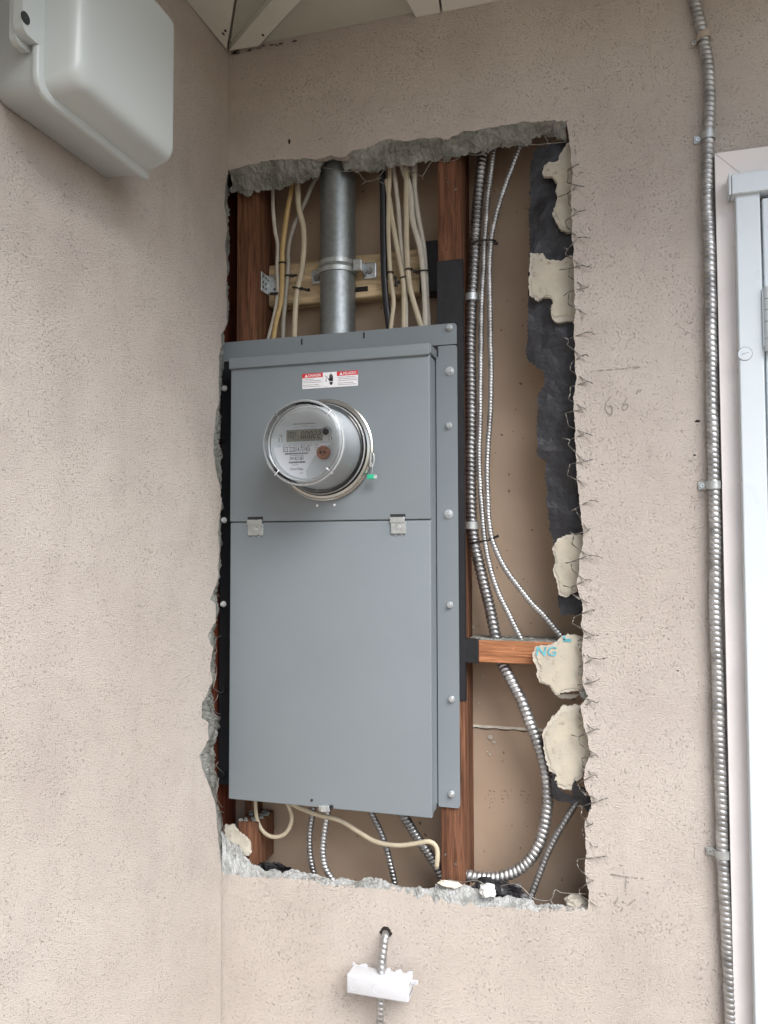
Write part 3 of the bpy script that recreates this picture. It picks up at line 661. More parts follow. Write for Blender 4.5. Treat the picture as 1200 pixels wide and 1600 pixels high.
# ================================================================== CABLES
gl = 'sheathed cables left of the thick pipe'; gr = 'sheathed cables right of the thick pipe'
top = lambda l, dx=0: [(l[0][0]-(l[1][0]-l[0][0])*.8+dx, l[0][1]-30)] + l
cable('cable', top([(426, 292), (427, 332), (430, 362), (434, 384), (433, 420), (434, 455), (429, 490), (419, 530), (412, 560)]), .070, .0042, JK_WHITE, 'thin whitish cable nearest the left stud', gl, (1, .6))
cable('cable', top([(456, 292), (450, 325), (445, 357), (441, 395), (441, 427), (439, 470), (432, 500), (427, 530), (422, 560)]), .066, .0056, JK_YEL, 'yellowed cable second from the left stud', gl)
cable('cable', [(508, 262)]+[(490, 285), (477, 315), (460, 352), (451, 385), (450, 420), (446, 465), (443, 500), (442, 528), (441, 560)], .073, .0048, JK_GREY, 'grey cable slanting up to the right behind its neighbour', gl)
cable('cable', top([(465, 292), (467, 325), (474, 355), (475, 385), (471, 425), (464, 457), (461, 495), (460, 527), (459, 560)]), .062, .0060, JK_CREAM, 'thick cream cable nearest the thick pipe on its left', gl)
cable('cable', top([(598, 290), (599, 345), (600, 420), (603, 470), (608, 510), (609, 550)]), .066, .0070, JK_BLACK, 'black cable right of the thick pipe', gr)
cable('cable', top([(609, 272), (607, 320), (607, 370), (610, 427), (615, 470), (612, 500), (610, 520), (609, 550)]), .060, .0045, JK_YEL if False else JK_CREAM, 'thin cream cable next to the black one', gr)
cable('cable', top([(616, 272), (622, 320), (626, 370), (631, 425), (634, 470), (634, 507), (634, 550)]), .068, .0048, JK_WHITE, 'cream cable third in the right group, behind the crossing one', gr)
cable('cable', top([(608, 310), (613, 345), (622, 395), (630, 440), (631, 475), (631, 507), (631, 550)]), .0625, .0052, JK_CREAM, 'cream cable that crosses from left in the right group', gr)
cable('cable', top([(635, 290), (635, 345), (636, 395), (640, 445), (648, 477), (657, 507), (665, 540)]), .060, .0056, JK_CREAM, 'cream cable that bends right just above the panel', gr)
cable('cable', top([(631, 267), (641, 297), (645, 345), (656, 385), (661, 425), (664, 470), (665, 505), (666, 545)]), .062, .0060, JK_WHITE, 'whitish cable farthest right at the panel top', gr)
cable('cable', top([(648, 262), (648, 295), (653, 335), (661, 380), (665, 425), (667, 470), (669, 502), (671, 545)]), .069, .0054, JK_WHITE, 'whitish cable twinned behind the farthest right one', gr)

def tie(px, py, y, r, label, tail=None, flat=(1, .75), tilt=0):
    t = thing('cable_tie', P(px, py, y), label, 'cable tie', 'black cable ties')
    bm = bmesh.new(); c = P(px, py, y)
    pts = [c+Vector((r*flat[0]*math.cos(a_), r*flat[1]*math.sin(a_), tilt*r*math.cos(a_))) for a_ in [2*math.pi*i/20 for i in range(21)]]
    sweep(bm, pts, .0016, 6, caps=False, flat=(1.2, .6)); obj('strap', bm, TIE, t, smooth=True)
    if tail:
        bm = bmesh.new(); a = P(tail[0], tail[1], y-.004); b_ = P(tail[2], tail[3], y-.006)
        sweep(bm, [a.lerp(b_, i/4) for i in range(5)], .0022, 6, flat=(1.3, .7))
        bx(bm, a-Vector((.0035, .002, .003)), a+Vector((.0035, .003, .003)), .0008, 1); obj('tail', bm, TIE, t)
tie(441, 411, .066, .0075, 'black tie round the yellowed cable')
tie(450, 431, .073, .0066, 'black tie with a clipped head, on the grey cable', (456, 431, 464, 430))
tie(463, 450, .062, .0078, 'black tie with its tail pointing right, on the thick cream cable', (471, 451, 484, 454), tilt=-.3)
tie(610, 426, .060, .0062, 'black tie on the thin cream cable by the black one', (618, 434, 620, 448))
tie(631, 434, .064, .0074, 'black tie, slightly lower, on the crossing cream cables', (622, 441, 617, 447), tilt=.25)
tie(639, 421, .060, .0072, 'black tie on the cream cable that bends right', (648, 424, 653, 425))
tie(663, 424, .064, .0090, 'black tie round the two whitish twin cables', (652, 425, 648, 424))
tie(426, 459, .070, .0060, 'black tie curl under the angle bracket', (430, 459, 434, 458))

# ================================================================== FLEX CONDUIT IN THE CAVITY
gf = 'flexible steel conduits right of the panel'
F1 = [(757, 205), (755, 240), (751, 270), (747, 310), (744, 345), (742, 382), (740, 420), (737, 470), (735, 545), (736, 600), (736, 660), (736, 760), (737, 810), (741, 847), (748, 880), (757, 917), (766, 955), (774, 992), (782, 1025)]
flex('flex_conduit', F1, .072, .0112, .0088, .24, STEELD, 'thick flexible steel conduit nearest the panel, upper bay', group=gf, seg=20)
F2 = [(773, 205), (771, 235), (767, 270), (762, 310), (759, 350), (756, 382), (755, 420), (752, 470), (751, 545), (750, 635), (749, 710), (751, 772), (755, 822), (760, 860), (768, 897), (780, 930), (794, 958), (811, 992), (820, 1010)]
flex('flex_conduit', F2, .066, .0056, .0058, .2, STEEL, 'thin flexible conduit in the middle of the three', group=gf)
F3 = [(820, 205), (811, 232), (800, 262), (790, 290), (780, 320), (770, 357), (766, 387), (764, 420), (765, 470), (766, 545), (767, 572), (766, 635), (762, 710), (762, 785), (766, 830), (776, 862), (790, 890), (810, 917), (830, 942), (848, 960), (862, 977), (876, 993), (888, 1010)]
flex('flex_conduit', F3, .062, .0056, .0062, .22, STEEL, 'thin flexible conduit on the right that curves out over the wood block', group=gf)
G1 = [(778, 1016, .10), (786, 1040, .075), (799, 1064, .056), (814, 1094), (827, 1127), (840, 1160), (850, 1196), (855, 1229), (854, 1265), (847, 1304), (832, 1337), (808, 1360), (778, 1371), (751, 1371), (731, 1368), (715, 1366)]
flex('flex_conduit', G1, .050, .0110, .0090, .24, STEEL, 'thick flexible conduit making the big bend below the wood block', group=gf, seg=20)
G2 = [(912, 1232), (903, 1250), (892, 1268), (877, 1292), (862, 1319), (851, 1343), (841, 1370), (832, 1394), (827, 1409), (822, 1430)]
flex('flex_conduit', G2, .036, .0062, .0072, .22, STEELD, 'thin flexible conduit slanting to the lower right corner', group=gf)
gu = 'flexible conduits under the panel'
flex('flex_conduit', [(491, 1235), (489, 1264), (485, 1292), (484, 1320), (487, 1348), (492, 1368), (498, 1385)], .046, .0060, .0068, .24, STEELD, 'leftmost short flexible conduit under the panel', group=gu)
flex('flex_conduit', [(515, 1235), (513, 1264), (508, 1292), (505, 1320), (506, 1344), (511, 1360), (521, 1376), (532, 1390)], .043, .0064, .0070, .22, STEEL, 'second flexible conduit under the panel, below the small clip', group=gu)
flex('flex_conduit', [(572, 1250), (582, 1273), (594, 1299), (604, 1327), (611, 1355), (616, 1378), (620, 1400)], .060, .0062, .0070, .24, STEELD, 'third flexible conduit under the panel, under the white cable', group=gu)
flex('flex_conduit', [(620, 1258), (634, 1280), (650, 1306), (667, 1330), (681, 1351), (692, 1372)], .066, .0096, .0075, .22, STEELD, 'thick flexible conduit slanting to the right stud under the panel', group=gu, seg=20)
cable('cable', [(398, 1230), (399, 1252), (402, 1281), (413, 1301), (430, 1308), (447, 1301), (456, 1281), (452, 1262), (445, 1250), (438, 1235)], .048, .0042, JK_CREAM, 'white cable hanging as a loop under the panel left end')
cable('cable', [(440, 1245), (463, 1260), (496, 1273), (531, 1282), (559, 1299), (587, 1315), (622, 1321), (655, 1317), (671, 1315), (681, 1322), (683.5, 1333), (683, 1346), (682, 1356)], .036, .0046, JK_CREAM, 'white cable sagging from the panel underside to the right stud')

def strap_y(label, px, py, y, r, plx, group, w_=.011, screw=True, mat=ZINC, ang=0):
    """one-hole strap: plate against the surface at y, hump over a conduit of radius r whose axis is at pixel px"""
    c = P(px, py, y-r); pl = P(plx, py, y)
    t = thing('conduit_strap', (c.x, y, c.z-w_/2), label, 'strap', group)
    bm = bmesh.new(); prof = []
    s = -1 if plx < px else 1
    prof.append((pl.x-c.x+s*.006, y-.0032))
    prof.append((s*(r+.004), y-.0032)); prof.append((s*(r+.0018), y-.005))
    for k in range(0, 13):
        a_ = math.pi*(k/12); prof.append((s*(r+.0018)*math.cos(a_), y-r-(r+.0018)*math.sin(a_)))
    prof.append((-s*(r+.0018), y-.002))
    rows = []
    for (dx, yy), in [(q,) for q in prof]:
        rows.append([bm.verts.new((c.x+dx, yy, c.z+ang*dx+h_)) for h_ in (-w_/2, w_/2)])
    for A, B in zip(rows, rows[1:]): bm.faces.new((A[0], A[1], B[1], B[0]))
    bmesh.ops.recalc_face_normals(bm, faces=bm.faces)
    bmesh.ops.solidify(bm, geom=list(bm.faces), thickness=.0013)
    smooth_angle(obj('band', bm, mat, t), 40)
    bm = bmesh.new(); q = Vector((pl.x, y-.0040, c.z+ang*(pl.x-c.x)))
    cyl(bm, q, q+Vector((0, -.0015, 0)), .0044, .0036, 16); obj('screw', bm, WASHER, t)
    bm = bmesh.new(); q = q+Vector((0, -.0017, 0)); bx(bm, q-Vector((.0020, .0001, .0003)), q+Vector((.0020, .0001, .0003))); bx(bm, q-Vector((.0003, .0002, .0020)), q+Vector((.0003, .0002, .0020))); obj('screw_slot', bm, GAP, t)
gs = 'one-hole straps on the thick conduit beside the panel'
strap_y('zinc strap holding the thick conduit above the panel top', 737, 465, .083, .0118, 724, gs, .014)
strap_y('zinc strap holding the thick conduit beside the panel seam', 737, 821, .083, .0118, 722, gs, .014)
tie(757, 379, .064, .0225, 'long black tie binding the three conduits near the top', (772, 380, 778, 381), (1, .55))
tie(752, 846, .064, .0225, 'long black tie binding the three conduits where they fan out', (770, 841, 779, 837), (1, .55), tilt=.18)

# outer conduit on the wall
W = [(1081, -49), (1083, -25), (1086, 5), (1091, 24), (1096, 42), (1100, 62), (1105, 92), (1107.5, 122), (1108.5, 160), (1107.5, 188), (1106.5, 216), (1105, 244), (1104.8, 281), (1106, 320), (1109, 395), (1111, 495), (1112.5, 605), (1114.5, 725), (1116.5, 825), (1118, 950), (1122, 1090), (1126, 1212), (1128, 1300), (1131, 1375), (1137, 1475), (1141.5, 1595), (1144, 1680), (1147, 1800), (1153, 2050), (1159, 2400), (1163, 2650)]
flex('flex_conduit', W, -.0105, .0098, .0091, .15, STEEL, 'long flexible steel conduit strapped up the stucco wall beside the door trim', seg=20)
gw = 'one-hole straps on the outdoor wall conduit'
strap_y('topmost strap on the wall conduit, dull and painted over', 1099, 58, 0, .0102, 1084, gw, .012, mat=simple('painted_strap', (.36, .31, .26), .6), ang=.25)
strap_y('bright zinc strap on the wall conduit level with the door trim top', 1106.5, 213, 0, .0102, 1090, gw, .013)
strap_y('zinc strap on the wall conduit level with the meter', 1115, 758, 0, .0102, 1097, gw, .013)
strap_y('lowest zinc strap on the wall conduit, near the bottom of the opening', 1128.5, 1334, 0, .0102, 1109, gw, .013)

# ================================================================== CHICKEN WIRE
def wires(name, lines, r, label, strand='', single=False, names=()):
    comps = []
    for ln in lines:                    # strands that touch each other make one piece
        keys = {(round(q[0]), round(q[1])) for q in ln}
        hit = [c for c in comps if c[0] & keys]
        for c in hit: comps.remove(c)
        comps.append((set.union(keys, *[c[0] for c in hit]), [ln]+[l for c in hit for l in c[1]]))
    comps.sort(key=lambda c: -len(c[1]))
    if single: comps.sort(key=lambda c: min(l[0][1] for l in c[1]))
    if not single: comps = comps[:1]+sorted([c for c in comps[1:] if max(q[0] for q in c[1][0])-min(q[0] for q in c[1][0]) > 15 or len(c[1]) > 1], key=lambda c: c[1][0][0][0])
    for i, c in enumerate(comps):
        bm = bmesh.new()
        for ln in c[1]:
            pts = [P(p[0], p[1], p[2]) for p in ln]
            sweep(bm, spline(pts, .004) if len(pts) > 2 else pts, r, 5)
        o = obj(name if i == 0 or single else 'wire_strand', bm, WIRE, smooth=True)
        if i == 0 or single: tag(o, names[i] if single and i < len(names) else label, 'wire mesh', single and 'cut chicken wire along the right edge')
        else: tag(o, names[i-1] if i <= len(names) else 'short stray wire strand '+strand, 'wire', 'stray wire strands '+strand)
def edge_x(y):
    for (x0, y0), (x1, y1) in zip(right_f, right_f[1:]):
        if y0 <= y <= y1: return x0+(x1-x0)*(y-y0)/max(1, y1-y0)
    return 918
lines = []; y = 258; k = 0; random.seed(4)
prevR = None
nxt = None
while y < 1385:
    if random.random() < .16: y += random.uniform(10, 34); nxt = None; continue
    e = edge_x(y); j = lambda s: random.uniform(-s, s)
    out = random.uniform(8, 18); Rn = nxt or (e+out, y+j(5), -.006); L1 = (e-random.uniform(4, 14), y+11+j(4), .006); L2 = (L1[0]+j(5), y+24+j(4), .008)
    lines.append([Rn, L1]); lines.append([L1, ((L1[0]+L2[0])/2+j(2), (L1[1]+L2[1])/2, .008)]); lines.append([lines[-1][-1], L2])
    st = random.choice((3, 9, 13, 20))*random.uniform(.8, 1.2); kx = j(3); lines.append([Rn, (Rn[0]+st*.6, Rn[1]+kx, -.008)]); lines.append([(Rn[0]+st*.6, Rn[1]+kx, -.008), (Rn[0]+st, Rn[1]+kx+j(4), -.010)])
    ny = y+random.uniform(32, 46); nR = None
    e2 = edge_x(min(1384, ny)); lines.append([L2, (e2+random.uniform(8, 18), ny+j(4), -.006)]); nxt = lines[-1][-1]
    if random.random() < .6: lines.append([L1, (L1[0]-7-random.uniform(0, 8), L1[1]+j(8), .016)])
    if random.random() < .4: lines.append([L2, (e+3, L2[1]+9, -.004)])
    y = ny
wires('chicken_wire', lines, .00105, 'cut chicken wire ends sticking out along the right edge of the opening', single=True, names=('cut chicken wire ends beside the two uppermost gypsum pieces', 'cut chicken wire ends beside the black paper, level with the pencilled figures', 'cut chicken wire ends beside the rounded gypsum piece', 'long run of cut chicken wire beside the two lowest gypsum pieces', 'cut chicken wire ends above the lower right corner of the opening'))
z = .014
wires('chicken_wire', [[(503, 262, z), (520, 264, z), (540, 268, z), (557, 268, z), (572, 283, z), (588, 280, z), (596, 278, z)], [(572, 283, z), (565, 289, z)], [(588, 280, z), (599, 287, z)], [(590, 279, z), (603, 264, z), (622, 259, z), (640, 268, z), (652, 262, z)], [(640, 268, z), (646, 278, z)],
    [(640, 262, z), (652, 272, z), (660, 275, z), (668, 262, z), (676, 252, z), (690, 252, z), (696, 255, z)], [(660, 275, z), (661, 280, z)], [(730, 240, z), (748, 242, z), (777, 230, z), (800, 228, z), (806, 224, z)], [(795, 236, z), (803, 228, z)],
    [(810, 222, z), (835, 226, z), (860, 224, z), (884, 222, z)], [(842, 206, z), (852, 214, z), (857, 226, z)], [(852, 214, z), (862, 214, z)], [(430, 285, z-.004), (470, 278, z-.004), (498, 268, z-.004)], [(700, 252, z), (712, 250, z), (720, 244, z)]],
    .0007, 'loose chicken wire hanging under the top mortar edge', 'under the top mortar edge', names=('thin wire strand under the mortar left of the thick pipe', 'kinked wire strand under the mortar above the right cable group', 'bent wire strand between the right cables and the orange-brown stud', 'short wire end at the top of the orange-brown stud', 'long wire strand above the three flexible conduits', 'straight wire strand near the top right corner of the opening', 'forked wire strand in the dark notch of the top right corner'))
wires('chicken_wire', [[(780, 1385, .02), (800, 1381, .012), (815, 1386, .01), (835, 1404, .008), (860, 1406, .01), (868, 1390, .012), (878, 1395, .012), (918, 1397, .014)], [(860, 1406, .01), (866, 1418, .006)], [(868, 1390, .012), (862, 1397, .01)], [(838, 1403, .01), (832, 1392, .014)],
    [(640, 1372, .01), (640, 1386, .02)], [(541, 1356, .03), (543, 1372, .024)], [(483, 1357, .03), (476, 1364, .024)], [(400, 1345, .02), (405, 1356, .014), (410, 1362, .01)], [(700, 1374, .02), (722, 1378, .014), (745, 1376, .014), (760, 1384, .012)], [(720, 1378, .015), (735, 1392, .008)]],
    .0008, 'rusty chicken wire bent over the bottom ledge at the right', 'standing on the bottom ledge', names=('wire strand lying at the foot of the right stud, before the thick conduit',))
lw = lambda l: [tuple(q) for q in l]
bm = bmesh.new()
def lx(l, x=-.008): return [PX(a, b_, x) for a, b_ in l]
for l in ([(328, 937), (337, 928), (343, 932)], [(337, 928), (335, 920), (340, 915)], [(325, 990), (338, 996), (345, 993)], [(332, 988), (336, 999)], [(333, 1025), (338, 1018), (337, 1011)], [(328, 1036), (334, 1030), (338, 1048), (336, 1062), (333, 1075)],
          [(333, 1075), (344, 1082), (350, 1080)], [(318, 1096), (330, 1100), (338, 1093), (341, 1085)], [(330, 1100), (336, 1112), (345, 1116)], [(315, 1178), (326, 1175), (333, 1189), (337, 1196), (341, 1190)], [(337, 1196), (346, 1205), (350, 1207)], [(326, 1205), (336, 1210), (341, 1225), (338, 1242), (343, 1256), (348, 1262)],
          [(333, 1240), (339, 1228), (342, 1215)], [(340, 1258), (346, 1275), (348, 1290), (352, 1306), (358, 1312)], [(345, 1283), (341, 1295), (345, 1308)], [(338, 1276), (345, 1268), (349, 1270)], [(345, 1330), (356, 1318), (366, 1322), (374, 1320)], [(352, 1306), (362, 1296), (372, 1300), (384, 1306)]):
    sweep(bm, spline(lx(l), .004), .0008, 5)
tag(obj('chicken_wire', bm, WIRE, smooth=True), 'curled chicken wire ends in the chipped gap left of the panel', 'wire mesh')

# ================================================================== METER PANEL
random.seed(11)
YF = -.015; YL = .0335
xL = P(359.8, 700, YF).x; xR = P(672, 700, YF).x
zBot = (P(360, 1248, YF).z+P(672, 1280, YF).z)/2
zSeam = (P(360, 817, YF).z+P(670, 811, YF).z)/2
zCapT = (P(358, 561, YF-.006).z+P(672, 534, YF-.006).z)/2; zCapB = (P(358, 578, YF-.006).z+P(672, 552, YF-.006).z)/2
xFR = P(715.5, 800, YL).x; xFL = P(344.5, 800, YL).x
zFT = (P(352, 536, YL).z+P(711, 504, YL).z)/2; zFM = P(711, 538, YL).z; zFB = P(718, 1263, YL).z
panel = thing('electrical_cabinet', ((xL+xR)/2, YL, zBot), 'tall grey enamelled electrical meter panel filling the cut wall opening', 'electrical panel')
def rrect(x0, x1, z0, z1, r, y, rs=(1, 1, 1, 1)):
    """rounded rectangle, corners: bl, br, tr, tl"""
    out = []
    for (cx, cz, a0, k) in ((x0, z0, 180, rs[0]), (x1, z0, 270, rs[1]), (x1, z1, 0, rs[2]), (x0, z1, 90, rs[3])):
        rr = r*k; sx = 1 if cx == x0 else -1; sz = 1 if cz == z0 else -1
        if rr <= 0: out.append(Vector((cx, y, cz))); continue
        for i in range(7):
            a_ = R_(a0+90*i/6); out.append(Vector((cx+sx*rr+rr*math.cos(a_), y, cz+sz*rr+rr*math.sin(a_))))
    return out
bm = bmesh.new(); bx(bm, (xL+.002, YF+.0105, zBot+.002), (xR-.0025, .115, zCapT-.003), .0015, 1); obj('body', bm, GREY, panel)
bm = bmesh.new(); slab(bm, [rrect(xFL, xFR, zFM+.0008, zFT, .007, YL, (0, 0, 1, 1))], 'y', YL-.0006, YL+.0012); obj('top_flange', bm, GREY, panel)
bm = bmesh.new(); slab(bm, [rrect(xR+.0015, xFR+.0005, zFB, zFM-.0012, .006, YL, (.6, 1, 1, 0))], 'y', YL-.0008, YL+.0010); obj('side_flange', bm, GREY, panel)
bm = bmesh.new(); slab(bm, [rrect(xFL, xL+.006, zBot+.012, zFM-.0012, .004, YL)], 'y', YL-.0006, YL+.0010); fl = obj('side_flange', bm, TAPE, panel); fl['label'] = 'left mounting flange, coloured black for the shade in its slot'  # shade between body and side wall put into the flange colour with black
# notch shadow-gap at the upper right of the body
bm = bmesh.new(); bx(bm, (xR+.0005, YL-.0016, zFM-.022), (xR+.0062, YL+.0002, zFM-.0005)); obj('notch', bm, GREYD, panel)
# covers
def pan(name, x0, x1, z0, z1, yf, yb, bev, mat=GREY):
    bm = bmesh.new(); bx(bm, (x0, yf, z0), (x1, yb, z1), bev, 3); return smooth_angle(obj(name, bm, mat, panel), 50)
pan('upper_cover', xL, xR, zSeam+.0009, zCapB+.004, YF, YF+.012, .0022)
pan('lower_cover', xL+.0008, xR, zBot, zSeam-.0009, YF+.0008, YF+.014, .0022)
pan('rain_cap', xL-.002, xR+.0006, zCapB, zCapT, YF-.0055, YF+.014, .0018)
bm = bmesh.new(); bx(bm, (xR-.0006, YF-.004, zCapB+.003), (xR+.0035, YL-.002, zCapT-.002), .0018, 2); obj('cap_side', bm, GREY, panel)
bm = bmesh.new(); bx(bm, (xR-.003, YF+.012, zBot+.014), (xR-.0002, YL, zCapB), .0005, 1); obj('side_wall', bm, GREY, panel)
bm = bmesh.new()
for (x_, y_) in ((471.5, 534), (568.5, 524)):
    bm = bmesh.new(); c = P(x_, y_, YL-.001); bx(bm, c-Vector((.0018, .0004, .006)), c+Vector((.0018, .0004, .006)), .0003, 1); obj('slot', bm, GREYD, panel)
bm = bmesh.new()
for (x_, y_, r_) in ((487, 1250.5, .0026),):
    c = P(x_, y_, YF); cyl(bm, c+Vector((0, .0006, 0)), c-Vector((0, .0004, 0)), r_, seg=14)
obj('slot', bm, GREYD, panel)
def bolt(px, py, y, r, par, washer=True, mat=WASHER, rot=0.3):
    bm = bmesh.new(); c = P(px, py, y)
    if washer: cyl(bm, c, c-Vector((0, .0014, 0)), r*1.38, r*1.36, 24)
    cyl(bm, c-Vector((0, .001, 0)), c-Vector((0, .0028, 0)), r*1.08, r*.98, 20)
    M0 = len(bm.verts); cyl(bm, c-Vector((0, .0026, 0)), c-Vector((0, .0070, 0)), r*.82, r*.76, 6)
    bm.verts.ensure_lookup_table()
    cyl(bm, c-Vector((0, .0068, 0)), c-Vector((0, .0078, 0)), r*.60, r*.45, 16)
    return obj('bolt', bm, mat, par)
for (x_, y_, wz) in ((702.5, 512, 0), (703, 580, 1), (702, 665, 0), (701, 803, 1), (703.5, 945, 0), (706, 1092, 0), (706, 1240, 0)):
    bolt(x_, y_, YL-.0008, .0062, panel, bool(wz))
BR = simple('bright_bolt', (.88, .90, .91), .35, 0.0, bdist=0)
for (x_, y_, d) in ((351, 607, 0), (350.5, 687, 1), (350.5, 813, 0), (349.5, 944, 0), (351, 1077, 1), (351.5, 1210, 1)):
    b_ = bolt(x_, y_, YL-.0008, .0060, panel, False, TAPE if d else BR)
    if not d: b_['label'] = 'bright bolt head on the left flange'
# latches
for i, (x0, y0, x1, y1) in enumerate(((387, 812, 411, 837), (610, 808, 633.5, 834))):
    z0 = P(x0, (y0+y1)/2, YF).x; za = P(x0, y0, YF).z; zb2_ = P(x0, y1, YF).z; xa = P(x0, y0, YF).x; xb_ = P(x1, y0, YF).x
    bm = bmesh.new(); bx(bm, (xa, YF-.0006, za), (xb_, YF+.002, za+.0055)); g_ = obj('latch_slot', bm, GREYD, panel)
    bm = bmesh.new(); bx(bm, (xa, YF-.0048, za-.011), (xb_-.001, YF+.001, za), .0012, 2)
    bx(bm, (xa+.0015, YF-.0030, zb2_), (xb_+.001, YF+.0012, za-.009), .0006, 1)
    h_ = obj('latch', bm, ZINC if i else simple('latch_zinc', (.42, .45, .45), .35, .7), panel)
    bm = bmesh.new(); c = P((x0+x1)/2+.5, y0+15.5, YF-.003); cyl(bm, c, c-Vector((0, .0016, 0)), .0048, .0036, 18)
    obj('screw', bm, WASHER, h_)
    bm = bmesh.new()
    for dx in (-.006, .006): q = Vector((c.x+dx, YF, zb2_-.002)); cyl(bm, q, q-Vector((0, .001, 0)), .0014, seg=10)
    obj('dimple', bm, WASHER, panel)
for (x_, y_) in ((495.5, 790), (522.5, 789)):
    bm = bmesh.new(); c = P(x_, y_, YF); cyl(bm, c, c-Vector((0, .0018, 0)), .0027, .0020, 16); obj('rivet', bm, LABEL, panel)
# pressed line above the seam
bm = bmesh.new(); a = P(425, 800, YF); bx(bm, (P(418, 800, YF).x, YF-.0003, a.z-.0012), (P(545, 800, YF).x, YF+.001, a.z+.0004)); obj('pressed_line', bm, GREY, panel)
# bottom clip
bm = bmesh.new(); c = P(508, 1262, YF)
bx(bm, c-Vector((.013, .0022, .007)), c+Vector((.010, .001, .004)), .0015, 2); bx(bm, c-Vector((.006, .009, .006)), c+Vector((.006, .001, .006)), .0015, 2)
ck = obj('bottom_clip', bm, ZINC, panel)
bm = bmesh.new(); q = c+Vector((.013, -.001, .0025)); cyl(bm, q, q-Vector((0, .0012, 0)), .0042, seg=14); obj('knob', bm, TAPE, ck)

# ---- danger label
yl_ = YF-.0005
lx0 = P(472.5, 594, yl_).x; lx1 = P(559.2, 590, yl_).x
lz1 = (P(472.5, 584, yl_).z+P(559, 579, yl_).z)/2; lz0 = (P(473, 608, yl_).z+P(559, 602.5, yl_).z)/2
bm = bmesh.new(); bx(bm, (lx0, yl_-.0003, lz0), (lx1, YF+.0003, lz1)); lab = obj('danger_label', bm, LABEL, panel)
lab['label'] = 'white and red DANGER / PELIGRO sticker with a shocked hand symbol'
W_ = lx1-lx0; H_ = lz1-lz0; xa = lx0+W_*.372; xb_ = lx0+W_*.628; zr = lz1-H_*.29
for q0, q1 in ((lx0, xa), (xb_, lx1)): bm = bmesh.new(); bx(bm, (q0, yl_-.0005, zr), (q1, yl_, lz1)); obj('red_band', bm, REDI, lab)
for (x0, x1, s_) in ((lx0, xa, 'DANGER'), (xb_, lx1, 'PELIGRO')):
    text(s_, (x1-x0)*.62, x0+(x1-x0)*.62, yl_-.0008, zr+H_*.055, LABEL, lab, 'lettering', h=H_*.175, bold=.012)
    bm = bmesh.new(); c = Vector((x0+(x1-x0)*.20, yl_-.0008, zr+H_*.05)); s = H_*.19
    bm.faces.new([bm.verts.new(c+Vector(v)) for v in ((-s*.62, 0, 0), (s*.62, 0, 0), (0, 0, s))]); obj('warning_triangle', bm, LABEL, lab)
    bm = bmesh.new(); bx(bm, c+Vector((-.0002, -.0004, s*.3)), c+Vector((.0002, -.0002, s*.68))); obj('triangle_mark', bm, REDI, lab)
    bm = bmesh.new()
    for j, (zz, wq) in enumerate(((.60, .55 if s_ == 'DANGER' else .86), (.49, .92), (.38, .95), (.22, .80), (.11, .93))):
        x = x0+(x1-x0)*.05
        while x < x0+(x1-x0)*wq:
            l_ = random.uniform(.0009, .0030); bx(bm, (x, yl_-.0006, lz0+H_*zz), (min(x+l_, x0+(x1-x0)*.96), yl_-.0004, lz0+H_*(zz+.035))); x += l_+.0009
    obj('fine_print', bm, INKG, lab)
bm = bmesh.new(); hc = Vector((lx0+W_*.525, yl_-.0007, lz0+H_*.30)); u = H_
bx(bm, hc+Vector((-.13*u, 0, .10*u)), hc+Vector((.13*u, .0002, .34*u)), .0001, 1)
for i, (dx, hh) in enumerate(((-.10, .52), (-.035, .60), (.03, .57), (.095, .48))): bx(bm, hc+Vector(((dx-.026)*u, 0, .30*u)), hc+Vector(((dx+.026)*u, .0002, hh*u)))
bx(bm, hc+Vector((-.11*u, 0, -.06*u)), hc+Vector((.11*u, .0002, .05*u))); bx(bm, hc+Vector((-.07*u, 0, -.14*u)), hc+Vector((.07*u, .0002, -.06*u)))
vs = [bm.verts.new(hc+Vector((a*u, .0001, b2*u))) for a, b2 in ((-.13, .12), (-.13, .24), (-.21, .34), (-.24, .30))]; bm.faces.new(vs)
st = [hc+Vector((a*u, 0, b2*u)) for a, b2 in ((-.42, .48), (-.32, .42), (-.28, .34), (-.36, .24), (-.36, .14), (-.28, .12))]; stroke(bm, spline(st, .0006), .0011)
obj('hand_symbol', bm, INK, lab)
bm = bmesh.new(); bx(bm, (xa+.0002, yl_-.0005, lz0+H_*.05), (xa+.0006, yl_-.0003, lz1-H_*.05)); bx(bm, (xa+.002, yl_-.0005, lz0+.0012), (xa+.010, yl_-.0003, lz0+.002)); obj('fine_print', bm, simple('pale_ink', (.5, .52, .55), .6, bdist=0), lab)

# ================================================================== ELECTRIC METER
fc = P(472.3, 691, YF-.118); ax_, az_ = fc.x, fc.z
rc = P(507, 703, YF-.01)
print('meter axis front', fc, 'ring', rc)
ax_ = (ax_*.5+rc.x*.5); az_ = az_*.5+rc.z*.5
AX = Vector((ax_, YF, az_))
meter = thing('electric_meter', (ax_, YF, az_-.1), 'round electric meter under a clear plastic cover, plugged into the grey panel', 'electric meter')
bm = bmesh.new(); lathe(bm, AX, [(.086, 0), (.097, 0), (.0985, .003), (.0985, .009), (.0955, .011), (.0965, .014), (.0945, .017), (.090, .018), (.089, .012), (.086, .010)], 96)
smooth_angle(obj('sealing_ring', bm, simple('ring_metal', (.50, .50, .47), .25, .95, var=0), meter), 40)
bm = bmesh.new(); lathe(bm, AX, [(.0005, .0125), (.0895, .0125), (.0895, .015), (.084, .016), (.083, .024), (.0005, .024)], 64); smooth_angle(obj('gasket', bm, simple('gasket', (.02, .018, .016), .45, var=0), meter))
bm = bmesh.new(); lathe(bm, AX, [(.0005, .022), (.078, .022), (.0775, .045), (.0745, .050), (.0715, .098), (.0690, .1035), (.066, .1040), (.0655, .1015), (.0005, .1015)], 80)
